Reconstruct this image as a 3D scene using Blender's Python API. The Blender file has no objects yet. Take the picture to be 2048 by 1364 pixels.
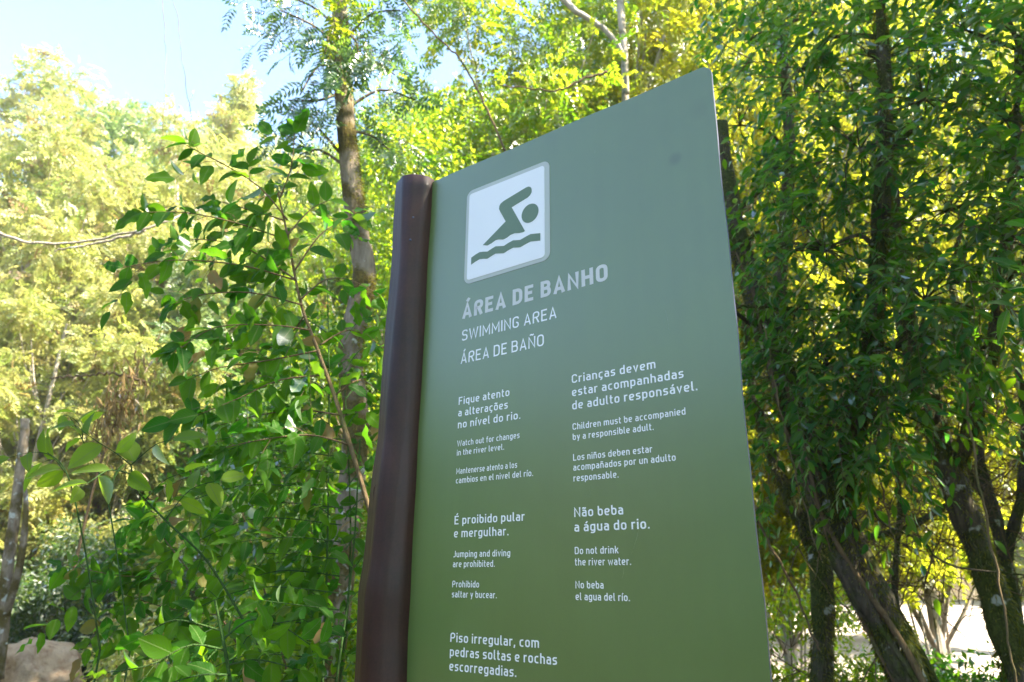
import bpy, math, random
import numpy as np
from mathutils import Vector, Matrix, Quaternion

random.seed(7)
rng = np.random.default_rng(7)
R = math.radians
scene = bpy.context.scene
col = scene.collection

# ------------------------------------------------------------------ camera
EYE = 1.55
F_PX, PITCH, ROLL, YAW = 1433.84, 0.331597, 0.0106131, 0.644890
cp, sp = math.cos(PITCH), math.sin(PITCH)
fwd = Vector((0, cp, sp)); right0 = Vector((1, 0, 0)); up0 = Vector((0, -sp, cp))
c_, s_ = math.cos(ROLL), math.sin(ROLL)
camR = right0 * c_ + up0 * s_
camU = up0 * c_ - right0 * s_
cam_d = bpy.data.cameras.new('camera'); cam = bpy.data.objects.new('camera', cam_d)
col.objects.link(cam)
cam.matrix_world = Matrix(((camR.x, camU.x, -fwd.x, 0), (camR.y, camU.y, -fwd.y, 0),
                           (camR.z, camU.z, -fwd.z, EYE), (0, 0, 0, 1)))
cam_d.sensor_width = 36.0
cam_d.lens = F_PX / 2048 * 36.0
cam_d.clip_start = 0.05; cam_d.clip_end = 2000
cam_d.dof.use_dof = True
cam_d.dof.focus_distance = 2.05
cam_d.dof.aperture_fstop = 4.0
scene.camera = cam

# ------------------------------------------------------------------ light
SUN_AZ, SUN_EL = R(108), R(44)          # azimuth measured from +Y towards +X
w = bpy.data.worlds.new('World'); scene.world = w; w.use_nodes = True
nt = w.node_tree; bg = nt.nodes['Background']
sky = nt.nodes.new('ShaderNodeTexSky'); sky.sky_type = 'NISHITA'; sky.sun_disc = False
sky.sun_elevation = SUN_EL; sky.sun_rotation = SUN_AZ
sky.air_density = 1.0; sky.dust_density = 0.5; sky.ozone_density = 1.8
nt.links.new(sky.outputs[0], bg.inputs[0]); bg.inputs[1].default_value = 0.12
sd = bpy.data.lights.new('sun', 'SUN'); so = bpy.data.objects.new('sun', sd); col.objects.link(so)
sd.energy = 5.0; sd.angle = R(0.53); sd.color = (1.0, 0.90, 0.74)
sdir = Vector((math.sin(SUN_AZ) * math.cos(SUN_EL), math.cos(SUN_AZ) * math.cos(SUN_EL), math.sin(SUN_EL)))
so.rotation_euler = sdir.to_track_quat('Z', 'Y').to_euler()
vs = scene.view_settings
vs.view_transform = 'Standard'; vs.look = 'None'; vs.gamma = 1.0; vs.use_curve_mapping = False
vs.exposure = 2.72
cy = scene.cycles
cy.max_bounces = 8; cy.diffuse_bounces = 3; cy.glossy_bounces = 2; cy.transmission_bounces = 6
cy.transparent_max_bounces = 8; cy.volume_bounces = 0
cy.caustics_reflective = False; cy.caustics_refractive = False
cy.sample_clamp_indirect = 6.0
cy.use_denoising = True

# ------------------------------------------------------------------ helpers
def ray(px, py):
    return (camR * ((px - 1024) / F_PX) + camU * (-(py - 682) / F_PX) + fwd)
def at(px, py, y):                      # world point seen at photo position, at distance y ahead
    d = ray(px, py); t = y / d.y
    return Vector((d.x * t, y, EYE + d.z * t))

def tag(o, label=None, cat=None, group=None, kind=None):
    if label: o['label'] = label
    if cat: o['category'] = cat
    if group: o['group'] = group
    if kind: o['kind'] = kind
    return o
def empty(name, loc, label, cat, group=None):
    o = bpy.data.objects.new(name, None); col.objects.link(o); o.location = loc
    o.empty_display_size = 0.1
    return tag(o, label, cat, group)
def link(name, me, parent=None, kind=None, mat=None, world=True):
    if mat is not None and not me.materials: me.materials.append(mat)
    o = bpy.data.objects.new(name, me); col.objects.link(o)
    if parent is not None:
        o.parent = parent
        if world: o.matrix_parent_inverse = Matrix.Translation(-Vector(parent.location))
    if kind: o['kind'] = kind
    return o

def raw_mesh(name, V, F, smooth=False, mat=None, nside=None):
    """V (n,3) ; F (m,k) array of one polygon size."""
    V = np.asarray(V, dtype=np.float32); F = np.asarray(F, dtype=np.int32)
    me = bpy.data.meshes.new(name)
    k = F.shape[1]
    me.vertices.add(len(V)); me.vertices.foreach_set('co', V.ravel())
    me.loops.add(F.size); me.loops.foreach_set('vertex_index', F.ravel())
    me.polygons.add(len(F)); me.polygons.foreach_set('loop_start', np.arange(0, F.size, k, dtype=np.int32))
    if smooth: me.polygons.foreach_set('use_smooth', np.ones(len(F), dtype=bool))
    me.update(calc_edges=True)
    if mat: me.materials.append(mat)
    return me

class Soup:
    def __init__(s): s.V = []; s.F = []; s.n = 0
    def add(s, V, F):
        V = np.asarray(V, float); s.V.append(V)
        s.F += [tuple(int(i) + s.n for i in f) for f in F]; s.n += len(V)
    def build(s, name, mat, parent=None, smooth=True, kind=None):
        me = bpy.data.meshes.new(name)
        me.from_pydata(np.concatenate(s.V).tolist(), [], s.F)
        if smooth: me.polygons.foreach_set('use_smooth', np.ones(len(me.polygons), dtype=bool))
        me.update(); me.materials.append(mat)
        return link(name, me, parent, kind)

def smooth_path(P, n):
    P = [Vector(p) for p in P]
    if len(P) < 3:
        return [P[0].lerp(P[-1], i / n) for i in range(n + 1)]
    out = []; m = len(P) - 1
    for i in range(n + 1):
        t = i / n * m; k = min(int(t), m - 1); f = t - k
        p0 = P[max(k - 1, 0)]; p1 = P[k]; p2 = P[k + 1]; p3 = P[min(k + 2, m)]
        out.append(0.5 * ((2 * p1) + (p2 - p0) * f + (2 * p0 - 5 * p1 + 4 * p2 - p3) * f * f + (3 * p1 - p0 - 3 * p2 + p3) * f ** 3))
    return out

def tube(soup, P, rad, sides=8, wob=0.0, seed=0, cap=True, noise_amp=0.0):
    P = [Vector(p) for p in P]; n = len(P); rr = random.Random(seed)
    V = []; F = []
    up = Vector((0.31, 0.2, 1)).normalized()
    ph = [rr.uniform(0, 6.28) for _ in range(6)]
    prev = None
    for i, p in enumerate(P):
        t = (P[min(i + 1, n - 1)] - P[max(i - 1, 0)])
        t = t.normalized() if t.length > 1e-9 else Vector((0, 0, 1))
        if prev is None:
            a = t.cross(Vector((1, 0.1, 0.05))).normalized()
        else:
            a = (prev - t * prev.dot(t)).normalized()
        prev = a; b = t.cross(a)
        r = rad(i / (n - 1)) if callable(rad) else rad[0] + (rad[1] - rad[0]) * i / (n - 1)
        for k in range(sides):
            th = 2 * math.pi * k / sides
            f = 1 + noise_amp * (math.sin(3 * th + ph[0] + i * 0.37) * 0.5 + math.sin(5 * th + ph[1] - i * 0.23) * 0.35 + math.sin(2 * th + ph[2] + i * 0.11) * .5)
            V.append(p + (a * math.cos(th) + b * math.sin(th)) * r * f)
    for i in range(n - 1):
        for k in range(sides):
            F.append((i * sides + k, i * sides + (k + 1) % sides, (i + 1) * sides + (k + 1) % sides, (i + 1) * sides + k))
    if cap:
        F.append(tuple(range(sides))[::-1]); F.append(tuple((n - 1) * sides + k for k in range(sides)))
    soup.add(V, F)

# ------------------------------------------------------------------ node helpers
def mat_new(name):
    m = bpy.data.materials.new(name); m.use_nodes = True
    n = m.node_tree.nodes; n.clear()
    out = n.new('ShaderNodeOutputMaterial')
    return m, n, m.node_tree.links, out
def ramp(n, stops):
    r = n.new('ShaderNodeValToRGB'); e = r.color_ramp.elements
    while len(e) < len(stops): e.new(0.5)
    for q, (p, c) in zip(e, stops):
        q.position = p; q.color = (*c, 1)
    return r
def noise(n, l, scale, detail=4, rough=0.55, coord='Object', vec=None, stretch=None):
    tc = n.new('ShaderNodeTexCoord'); t = n.new('ShaderNodeTexNoise')
    t.inputs['Scale'].default_value = scale; t.inputs['Detail'].default_value = detail
    t.inputs['Roughness'].default_value = rough
    src = tc.outputs[coord]
    if stretch:
        mp = n.new('ShaderNodeMapping'); mp.inputs['Scale'].default_value = stretch
        l.new(src, mp.inputs[0]); src = mp.outputs[0]
    l.new(src, t.inputs['Vector'])
    return t
def mth(n, l, op, a, b=None, clamp=False):
    m = n.new('ShaderNodeMath'); m.operation = op; m.use_clamp = clamp
    for i, v in enumerate((a, b)):
        if v is None: continue
        if isinstance(v, (int, float)): m.inputs[i].default_value = v
        else: l.new(v, m.inputs[i])
    return m.outputs[0]

def leaf_mat(name, dif, dif2, trn, trn2, gloss=0.35, rough=0.35, tfac=0.5, vein=False, dead=0.0):
    m, n, l, out = mat_new(name)
    geo = n.new('ShaderNodeNewGeometry'); oi = n.new('ShaderNodeObjectInfo')
    v = mth(n, l, 'FRACT', mth(n, l, 'ADD', geo.outputs['Random Per Island'], oi.outputs['Random']))
    rd = ramp(n, [(0, dif), (0.97 - dead, dif2)] + ([(1 - dead * .5, (0.22, 0.15, 0.07))] if dead else []))
    rt = ramp(n, [(0, trn), (0.97 - dead, trn2)] + ([(1 - dead * .5, (0.45, 0.28, 0.08))] if dead else []))
    l.new(v, rd.inputs[0]); l.new(v, rt.inputs[0])
    cd, ct = rd.outputs[0], rt.outputs[0]
    bump = None
    if vein:
        tc = n.new('ShaderNodeTexCoord'); sx = n.new('ShaderNodeSeparateXYZ'); l.new(tc.outputs['Object'], sx.inputs[0])
        ay = mth(n, l, 'ABSOLUTE', sx.outputs[1])
        mid = mth(n, l, 'LESS_THAN', ay, 0.012)
        k = mth(n, l, 'SUBTRACT', mth(n, l, 'MULTIPLY', sx.outputs[0], 9.0), mth(n, l, 'MULTIPLY', ay, 9.0))
        fr = mth(n, l, 'ABSOLUTE', mth(n, l, 'SUBTRACT', mth(n, l, 'FRACT', k), 0.5))
        side = mth(n, l, 'LESS_THAN', fr, 0.06)
        s = mth(n, l, 'MAXIMUM', mid, mth(n, l, 'MULTIPLY', side, 0.45))
        for a in ('d', 't'):
            mx = n.new('ShaderNodeMix'); mx.data_type = 'RGBA'
            l.new(mth(n, l, 'MULTIPLY', s, 0.55), mx.inputs[0])
            l.new(cd if a == 'd' else ct, mx.inputs[6])
            mx.inputs[7].default_value = (0.22, 0.30, 0.10, 1) if a == 'd' else (0.20, 0.25, 0.05, 1)
            if a == 'd': cd = mx.outputs[2]
            else: ct = mx.outputs[2]
        bump = n.new('ShaderNodeBump'); bump.inputs['Strength'].default_value = 0.25; bump.inputs['Distance'].default_value = 0.003
        l.new(fr, bump.inputs['Height'])
    d = n.new('ShaderNodeBsdfDiffuse'); t = n.new('ShaderNodeBsdfTranslucent'); g = n.new('ShaderNodeBsdfGlossy')
    g.inputs['Roughness'].default_value = rough
    l.new(cd, d.inputs[0]); l.new(ct, t.inputs[0])
    if bump:
        l.new(bump.outputs[0], d.inputs['Normal']); l.new(bump.outputs[0], g.inputs['Normal'])
    a = n.new('ShaderNodeMixShader'); a.inputs[0].default_value = tfac
    l.new(d.outputs[0], a.inputs[1]); l.new(t.outputs[0], a.inputs[2])
    fr = n.new('ShaderNodeFresnel'); fr.inputs[0].default_value = 1.42
    b = n.new('ShaderNodeMixShader')
    l.new(mth(n, l, 'MULTIPLY', fr.outputs[0], gloss), b.inputs[0])
    l.new(a.outputs[0], b.inputs[1]); l.new(g.outputs[0], b.inputs[2])
    l.new(b.outputs[0], out.inputs[0])
    return m

def bark_mat(name, c1, c2, moss=(0.06, 0.075, 0.012), moss_amt=0.5, lichen=0.0, scale=14):
    m, n, l, out = mat_new(name)
    p = n.new('ShaderNodeBsdfPrincipled'); p.inputs['Roughness'].default_value = 0.9
    p.inputs['Specular IOR Level'].default_value = 0.2
    a = noise(n, l, scale, 6, 0.65, stretch=(1, 1, 0.18))
    r1 = ramp(n, [(0.3, c1), (0.7, c2)]); l.new(a.outputs[0], r1.inputs[0])
    b = noise(n, l, 3.2, 5, 0.6)
    rm = n.new('ShaderNodeMapRange'); rm.inputs[1].default_value = 0.62 - moss_amt * 0.35; rm.inputs[2].default_value = rm.inputs[1].default_value + 0.12
    l.new(b.outputs[0], rm.inputs[0])
    mx = n.new('ShaderNodeMix'); mx.data_type = 'RGBA'; l.new(rm.outputs[0], mx.inputs[0])
    l.new(r1.outputs[0], mx.inputs[6])
    c = noise(n, l, 60, 3); rc = ramp(n, [(0.3, tuple(x * .5 for x in moss)), (0.75, tuple(x * 1.6 for x in moss))]); l.new(c.outputs[0], rc.inputs[0])
    l.new(rc.outputs[0], mx.inputs[7])
    colr = mx.outputs[2]
    if lichen:
        d = noise(n, l, 7, 3, 0.5); lr = n.new('ShaderNodeMapRange'); lr.inputs[1].default_value = 0.68 - lichen * 0.25; lr.inputs[2].default_value = lr.inputs[1].default_value + 0.04
        l.new(d.outputs[0], lr.inputs[0]); m2 = n.new('ShaderNodeMix'); m2.data_type = 'RGBA'
        l.new(lr.outputs[0], m2.inputs[0]); l.new(colr, m2.inputs[6]); m2.inputs[7].default_value = (0.42, 0.43, 0.38, 1); colr = m2.outputs[2]
    l.new(colr, p.inputs['Base Color'])
    bp = n.new('ShaderNodeBump'); bp.inputs['Strength'].default_value = 1.0; bp.inputs['Distance'].default_value = 0.05
    l.new(a.outputs[0], bp.inputs['Height']); l.new(bp.outputs[0], p.inputs['Normal'])
    l.new(p.outputs[0], out.inputs[0])
    return m

def ground_mat(name, stops, scale=3.0, bump=0.5, rough=0.9, fine=30):
    m, n, l, out = mat_new(name)
    p = n.new('ShaderNodeBsdfPrincipled'); p.inputs['Roughness'].default_value = rough
    p.inputs['Specular IOR Level'].default_value = 0.2
    a = noise(n, l, scale, 8, 0.65); b = noise(n, l, fine, 4, 0.6)
    s = mth(n, l, 'ADD', mth(n, l, 'MULTIPLY', a.outputs[0], 0.6), mth(n, l, 'MULTIPLY', b.outputs[0], 0.4))
    r = ramp(n, stops); l.new(s, r.inputs[0]); l.new(r.outputs[0], p.inputs['Base Color'])
    bp = n.new('ShaderNodeBump'); bp.inputs['Strength'].default_value = bump; bp.inputs['Distance'].default_value = 0.05
    l.new(s, bp.inputs['Height']); l.new(bp.outputs[0], p.inputs['Normal'])
    l.new(p.outputs[0], out.inputs[0])
    return m

def paint_mat(name, c, rough=0.4, spec=0.5, mottling=0.06, bump=0.0, coat=0.0, scratches=False):
    m, n, l, out = mat_new(name)
    p = n.new('ShaderNodeBsdfPrincipled')
    a = noise(n, l, 5, 5, 0.6); b = noise(n, l, 140, 2, 0.5)
    k = mth(n, l, 'ADD', a.outputs[0], mth(n, l, 'MULTIPLY', b.outputs[0], 0.25))
    lo = tuple(x * (1 - mottling) for x in c); hi = tuple(min(1, x * (1 + mottling)) for x in c)
    r = ramp(n, [(0.4, lo), (0.85, hi)]); l.new(k, r.inputs[0])
    colr = r.outputs[0]
    if scratches:                       # thin pale scuffs, soft grimy smudges, and a sensor-dust spot painted into the colour
        tc = n.new('ShaderNodeTexCoord')
        s = noise(n, l, 2.2, 2, 0.4, stretch=(1.5, 1.5, 1.0))
        v = n.new('ShaderNodeTexVoronoi'); v.inputs['Scale'].default_value = 3.1; v.inputs['Randomness'].default_value = 1
        mp = n.new('ShaderNodeMapping'); mp.inputs['Scale'].default_value = (1, 1, 0.8); mp.inputs['Rotation'].default_value = (0.2, 0.5, 0.4)
        l.new(tc.outputs['Object'], mp.inputs[0]); l.new(mp.outputs[0], v.inputs['Vector'])
        mr = n.new('ShaderNodeMapRange'); mr.inputs[1].default_value = 0.05; mr.inputs[2].default_value = 0.13
        mr.inputs[3].default_value = 0.75; mr.inputs[4].default_value = 1.0
        l.new(v.outputs['Distance'], mr.inputs[0])
        vm = n.new('ShaderNodeVectorMath'); vm.operation = 'SCALE'; l.new(colr, vm.inputs[0]); l.new(mr.outputs[0], vm.inputs['Scale'])
        colr = vm.outputs[0]
        sm_ = n.new('ShaderNodeVectorMath'); sm_.operation = 'DISTANCE'; l.new(tc.outputs['Object'], sm_.inputs[0]); sm_.inputs[1].default_value = SENSOR_SPOT
        m3 = n.new('ShaderNodeMapRange'); m3.interpolation_type = 'SMOOTHSTEP'; m3.inputs[1].default_value = .006; m3.inputs[2].default_value = .026; m3.inputs[3].default_value = .72; m3.inputs[4].default_value = 1.0
        l.new(sm_.outputs['Value'], m3.inputs[0])
        st_ = noise(n, l, 6.0, 4, .6, stretch=(4, 4, .25)); m4 = n.new('ShaderNodeMapRange'); m4.inputs[1].default_value = .35; m4.inputs[2].default_value = .7; m4.inputs[3].default_value = .97; m4.inputs[4].default_value = 1.02
        l.new(st_.outputs[0], m4.inputs[0])
        v2 = n.new('ShaderNodeVectorMath'); v2.operation = 'SCALE'; l.new(colr, v2.inputs[0]); l.new(mth(n, l, 'MULTIPLY', m3.outputs[0], m4.outputs[0]), v2.inputs['Scale']); colr = v2.outputs[0]
    l.new(colr, p.inputs['Base Color'])
    rr = n.new('ShaderNodeMapRange'); rr.inputs[3].default_value = rough * 0.85; rr.inputs[4].default_value = rough * 1.2
    l.new(a.outputs[0], rr.inputs[0]); l.new(rr.outputs[0], p.inputs['Roughness'])
    p.inputs['Specular IOR Level'].default_value = spec
    p.inputs['Coat Weight'].default_value = coat; p.inputs['Coat Roughness'].default_value = 0.25
    if bump:
        g = noise(n, l, 22, 5, 0.6, stretch=(1, 1, 0.08))
        bp = n.new('ShaderNodeBump'); bp.inputs['Strength'].default_value = bump; bp.inputs['Distance'].default_value = 0.004
        l.new(g.outputs[0], bp.inputs['Height']); l.new(bp.outputs[0], p.inputs['Normal'])
    l.new(p.outputs[0], out.inputs[0])
    return m

# foliage materials
M_NEAR = leaf_mat('leaf_green', (0.014, 0.066, 0.008), (0.032, 0.094, 0.005), (0.09, 0.44, 0.015), (0.34, 0.64, 0.010), 0.14, 0.48, 0.5, vein=True, dead=.02)
M_NEAR_S = leaf_mat('leaf_green_small', (0.014, 0.064, 0.006), (0.036, 0.095, 0.005), (0.12, 0.42, 0.006), (0.28, 0.55, 0.015), 0.2, 0.45, 0.5)
M_LIME = leaf_mat('leaf_lime', (0.08, 0.15, 0.02), (0.11, 0.18, 0.025), (0.36, 0.62, 0.015), (0.50, 0.70, 0.02), 0.15, 0.5, 0.55, vein=True)
M_DARK = leaf_mat('leaf_dark', (0.008, 0.042, 0.014), (0.020, 0.066, 0.010), (0.06, 0.36, 0.03), (0.26, 0.54, 0.008), 0.22, 0.45, 0.48, vein=True)
M_DARK_S = leaf_mat('leaf_dark_small', (0.008, 0.042, 0.010), (0.022, 0.070, 0.008), (0.06, 0.36, 0.02), (0.30, 0.56, 0.008), 0.25, 0.42, 0.48)
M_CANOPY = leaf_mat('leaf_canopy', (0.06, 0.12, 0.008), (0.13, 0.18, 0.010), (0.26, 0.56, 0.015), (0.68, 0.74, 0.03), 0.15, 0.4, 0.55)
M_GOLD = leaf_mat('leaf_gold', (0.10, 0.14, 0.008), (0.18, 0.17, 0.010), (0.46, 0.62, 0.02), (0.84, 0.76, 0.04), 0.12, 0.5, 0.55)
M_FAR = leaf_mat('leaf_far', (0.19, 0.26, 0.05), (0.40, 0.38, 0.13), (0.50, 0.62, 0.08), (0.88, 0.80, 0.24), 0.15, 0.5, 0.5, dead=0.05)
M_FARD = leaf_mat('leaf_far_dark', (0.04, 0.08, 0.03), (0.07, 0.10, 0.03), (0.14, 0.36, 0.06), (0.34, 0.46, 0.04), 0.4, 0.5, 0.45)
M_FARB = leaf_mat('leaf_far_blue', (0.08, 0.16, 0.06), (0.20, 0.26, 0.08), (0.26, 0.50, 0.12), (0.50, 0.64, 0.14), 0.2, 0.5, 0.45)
M_PINN = leaf_mat('leaf_pinnate', (0.03, 0.085, 0.04), (0.06, 0.12, 0.03), (0.18, 0.42, 0.10), (0.36, 0.58, 0.06), 0.3, 0.4, 0.45)
M_DRY = leaf_mat('leaf_dry', (0.20, 0.14, 0.06), (0.32, 0.22, 0.09), (0.35, 0.22, 0.06), (0.50, 0.34, 0.10), 0.2, 0.6, 0.35)
M_MOSSL = leaf_mat('leaf_moss', (0.035, 0.05, 0.010), (0.09, 0.09, 0.015), (0.30, 0.34, 0.02), (0.45, 0.40, 0.02), 0.1, 0.7, 0.4)
# barks
B_MOSS = bark_mat('bark_mossy', (0.025, 0.020, 0.014), (0.15, 0.12, 0.085), (0.055, 0.066, 0.012), 0.6, 0.12, 22)
B_LICH = bark_mat('bark_lichen', (0.10, 0.075, 0.05), (0.32, 0.26, 0.19), (0.09, 0.07, 0.018), 0.5, 0.22, 14)
B_PALE = bark_mat('bark_pale', (0.30, 0.25, 0.20), (0.52, 0.45, 0.36), (0.09, 0.09, 0.03), 0.2, 0.2)
B_TWIG = bark_mat('twig_brown', (0.10, 0.065, 0.035), (0.22, 0.15, 0.08), (0.08, 0.10, 0.02), 0.15)
B_STEM = bark_mat('stem_tan', (0.12, 0.08, 0.04), (0.28, 0.20, 0.10), (0.10, 0.12, 0.03), 0.15, 0, 30)
B_GREEN = bark_mat('stem_green', (0.035, 0.08, 0.02), (0.06, 0.13, 0.03), (0.05, 0.09, 0.02), 0.2, 0, 30)

# ------------------------------------------------------------------ leaf geometry
def leaf_template(L=1.0, W=0.42, n=6, fold=0.16, droop=0.22, shape=0.8, tip=0.0, wave=0.0):
    """blade along +X, midrib in the middle, returns V,F (quads+tris as tris)"""
    V = [(0, 0, 0)]; rows = []
    for i in range(1, n):
        t = i / n
        wd = W * 0.5 * (math.sin(math.pi * t ** shape) ** 0.85) * (1 - tip * t)
        z = -droop * t * t * L
        wv = wave * math.sin(t * 14)
        V += [(t * L, wd, z + fold * wd * 2 + wv * W * .1), (t * L, 0, z), (t * L, -wd, z + fold * wd * 2 - wv * W * .1)]
        rows.append(len(V) - 3)
    V.append((L, 0, -droop * L)); tp = len(V) - 1
    F = [(0, rows[0] + 1, rows[0]), (0, rows[0] + 2, rows[0] + 1)]
    for a, b in zip(rows, rows[1:]):
        F += [(a, a + 1, b + 1), (a, b + 1, b), (a + 1, a + 2, b + 2), (a + 1, b + 2, b + 1)]
    F += [(rows[-1], rows[-1] + 1, tp), (rows[-1] + 1, rows[-1] + 2, tp)]
    return np.array(V, float), np.array(F, int)
T_QUAD = (np.array([(0, 0, 0), (.5, .22, .07), (1, 0, -.08), (.5, -.22, .07)], float), np.array([(0, 1, 2), (0, 2, 3)]))
T_NARROW = (np.array([(0, 0, 0), (.42, .11, .04), (1, 0, -.15), (.42, -.11, .04)], float), np.array([(0, 1, 2), (0, 2, 3)]))
def frond_template(nl=9, length=1.0, ll=0.26, lw=0.09, droop=0.25):
    V = [(0, 0, 0), (0, .012, -.004)]; F = []; prev = 0
    for i in range(1, nl + 1):
        t = i / nl; x = t * length; z = -droop * t * t; y0 = .02 * math.sin(i * 1.7)
        nd = len(V); V.extend([(x, y0, z), (x, y0 + .010, z - .004)])
        F.extend([(prev, nd, nd + 1), (prev, nd + 1, prev + 1)]); prev = nd
        s = ll * (0.65 + 0.5 * math.sin(math.pi * t ** .8))
        for sd, (dx, dy) in ((1, (s * .45, s * .9)), (-1, (s * .5, -s * .85))) + (((1, (ll, .01)),) if i == nl else ()):
            q = math.hypot(dx, dy); nx, ny = -dy / q, dx / q; b = len(V)
            V.extend([(x + dx * .5 + nx * lw * .5, y0 + dy * .5 + ny * lw * .5, z - .02), (x + dx, y0 + dy, z - .07 - .03 * (i % 3)), (x + dx * .5 - nx * lw * .5, y0 + dy * .5 - ny * lw * .5, z - .02)])
            F.extend([(nd, b, b + 1), (nd, b + 1, b + 2)])
    return np.array(V, float), np.array(F, int)
T_FROND = frond_template(6, 1.0, .36, .15, .35)
T_FROND_S = frond_template(5, 1.0, 0.36, 0.17, .3)
T_BROAD = leaf_template(n=6)
T_MID = leaf_template(n=4)

def frames(D, N):
    """rotation matrices with X=D, Z~N"""
    D = D / np.linalg.norm(D, axis=1, keepdims=True)
    Y = np.cross(N, D); q = np.linalg.norm(Y, axis=1, keepdims=True); Y = np.where(q > 1e-6, Y / np.maximum(q, 1e-6), [[0, 1, 0]])
    Z = np.cross(D, Y)
    return np.stack([D, Y, Z], axis=2)
def cloud(name, tmpl, P, D, N, S, mat, parent=None, kind='stuff', smooth=False):
    V, F = tmpl; n = len(P)
    M = frames(np.asarray(D, float), np.asarray(N, float))
    W = np.einsum('nij,vj->nvi', M, V) * np.asarray(S)[:, None, None] + np.asarray(P)[:, None, :]
    FF = (F[None, :, :] + (np.arange(n) * len(V))[:, None, None]).reshape(-1, 3)
    me = raw_mesh(name, W.reshape(-1, 3), FF, smooth, mat)
    return link(name, me, parent, kind)
def rand_dirs(n, zb=0.0):
    v = rng.normal(size=(n, 3)); v[:, 2] += zb
    return v / np.linalg.norm(v, axis=1, keepdims=True)

def leaf_objects(meshes, P, D, N, S, parent, k0=300, name='leaf'):
    """the k0 leaves that show largest become parts; returns mask of the rest"""
    P = np.asarray(P); S = np.asarray(S)
    c = np.array([0, 0, EYE]); rel = P - c
    dist = np.linalg.norm(rel, axis=1)
    # seen in the frame only
    x = rel @ np.array(camR); y = rel @ np.array(camU); z = rel @ np.array(fwd)
    vis = (z > 0.2) & (np.abs(x / z) < 1024 / F_PX) & (np.abs(y / z) < 682 / F_PX)
    u, v = x / np.maximum(z, .01), y / np.maximum(z, .01)
    order = np.argsort(-(S / dist) * vis + 0.002 * dist * vis)
    pick = [i for i in order if vis[i]][:k0]
    M = frames(np.asarray(D, float), np.asarray(N, float))
    for j, i in enumerate(pick):
        o = bpy.data.objects.new(name, meshes[int(rng.integers(len(meshes)))]); col.objects.link(o)
        m = Matrix([[*M[i, r], P[i, r]] for r in range(3)] + [[0, 0, 0, 1]]) @ Matrix.Scale(float(S[i]), 4)
        o.parent = parent
        o.matrix_parent_inverse = Matrix.Translation(-Vector(parent.location))
        o.matrix_basis = m
    mask = np.ones(len(P), bool); mask[pick] = False
    return mask
def leaf_meshes(mat, specs):
    out = []
    for kw in specs:
        V, F = leaf_template(**kw); me = raw_mesh('leaf', V, F, True, mat); out.append(me)
    return out
LM_NEAR = leaf_meshes(M_NEAR, [dict(W=.54, fold=.15, droop=.2, n=8), dict(W=.48, fold=.1, droop=.32, wave=1, n=8), dict(W=.60, fold=.22, droop=.12, n=8), dict(W=.52, fold=.05, droop=.4, wave=1.4, n=8), dict(W=.50, fold=-.1, droop=.25, wave=2.2, n=8)])
LM_LIME = leaf_meshes(M_LIME, [dict(W=.50, fold=.15, droop=.25), dict(W=.44, fold=.12, droop=.4, wave=1), dict(W=.56, fold=.2, droop=.15)])
LM_DARK = leaf_meshes(M_DARK, [dict(W=.34, fold=.18, droop=.3), dict(W=.28, fold=.1, droop=.45, wave=1), dict(W=.40, fold=.2, droop=.2), dict(W=.30, fold=.3, droop=.35)])

# ------------------------------------------------------------------ sprays: a twig with alternate leaves
def sprays(bases, dirs, lengths, per, size, sz_var=0.3, sag=0.35, flat=0.5, spread=0.9):
    """returns leaf P,D,N,S and twig polylines"""
    P = []; D = []; N = []; S = []; tw = []
    for b, d, L in zip(bases, dirs, lengths):
        b = np.asarray(b, float); d = np.asarray(d, float); d = d / np.linalg.norm(d)
        k = max(2, int(per * rng.uniform(.75, 1.25)))
        side = np.cross(d, [0, 0, 1.0]); q = np.linalg.norm(side); side = side / q if q > .05 else np.array([1.0, 0, 0])
        bend = rng.normal(size=3) * .18
        pts = []
        for j in range(5):
            t = j / 4; pts.append(b + d * L * t + np.array([0, 0, -sag]) * L * t * t + bend * L * t * t)
        tw.append(pts)
        for j in range(k):
            t = (j + .7) / k if j < k - 1 else 1.0
            q = b + d * L * t + np.array([0, 0, -sag]) * L * t * t + bend * L * t * t
            tang = d + np.array([0, 0, -sag]) * 2 * t + bend * 2 * t
            sg = 1 if j % 2 else -1
            if j == k - 1: dd = tang
            else: dd = tang * .6 + side * sg * spread + rng.normal(size=3) * .22
            nn = np.array([0, 0, 1.0]) + rng.normal(size=3) * flat
            P.append(q); D.append(dd); N.append(nn)
            S.append(size * (1 + rng.uniform(-sz_var, sz_var)) * (0.75 + .25 * math.sin(math.pi * min(1, t + .15))))
    return np.array(P), np.array(D), np.array(N), np.array(S), tw
def twigs(name, tw, r, mat, parent, kind='stuff', sides=3):
    # fast batch of thin 3-sided tapering tubes
    A = np.array(tw, float); n, m, _ = A.shape
    T = np.gradient(A, axis=1); T /= np.maximum(np.linalg.norm(T, axis=2, keepdims=True), 1e-9)
    a = np.cross(T, np.array([.3, .5, .8])); a /= np.maximum(np.linalg.norm(a, axis=2, keepdims=True), 1e-6); b = np.cross(T, a)
    rr = (r * np.linspace(1, .35, m))[None, :, None, None]
    th = 2 * np.pi * np.arange(sides) / sides
    V = A[:, :, None, :] + rr * (a[:, :, None, :] * np.cos(th)[None, None, :, None] + b[:, :, None, :] * np.sin(th)[None, None, :, None])
    F = []
    for j in range(m - 1):
        for k in range(sides):
            F.append((j * sides + k, j * sides + (k + 1) % sides, (j + 1) * sides + (k + 1) % sides, (j + 1) * sides + k))
    F = np.array(F)[None] + (np.arange(n) * m * sides)[:, None, None]
    me = raw_mesh(name, V.reshape(-1, 3), F.reshape(-1, 4), True, mat)
    return link(name, me, parent, kind)

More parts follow.
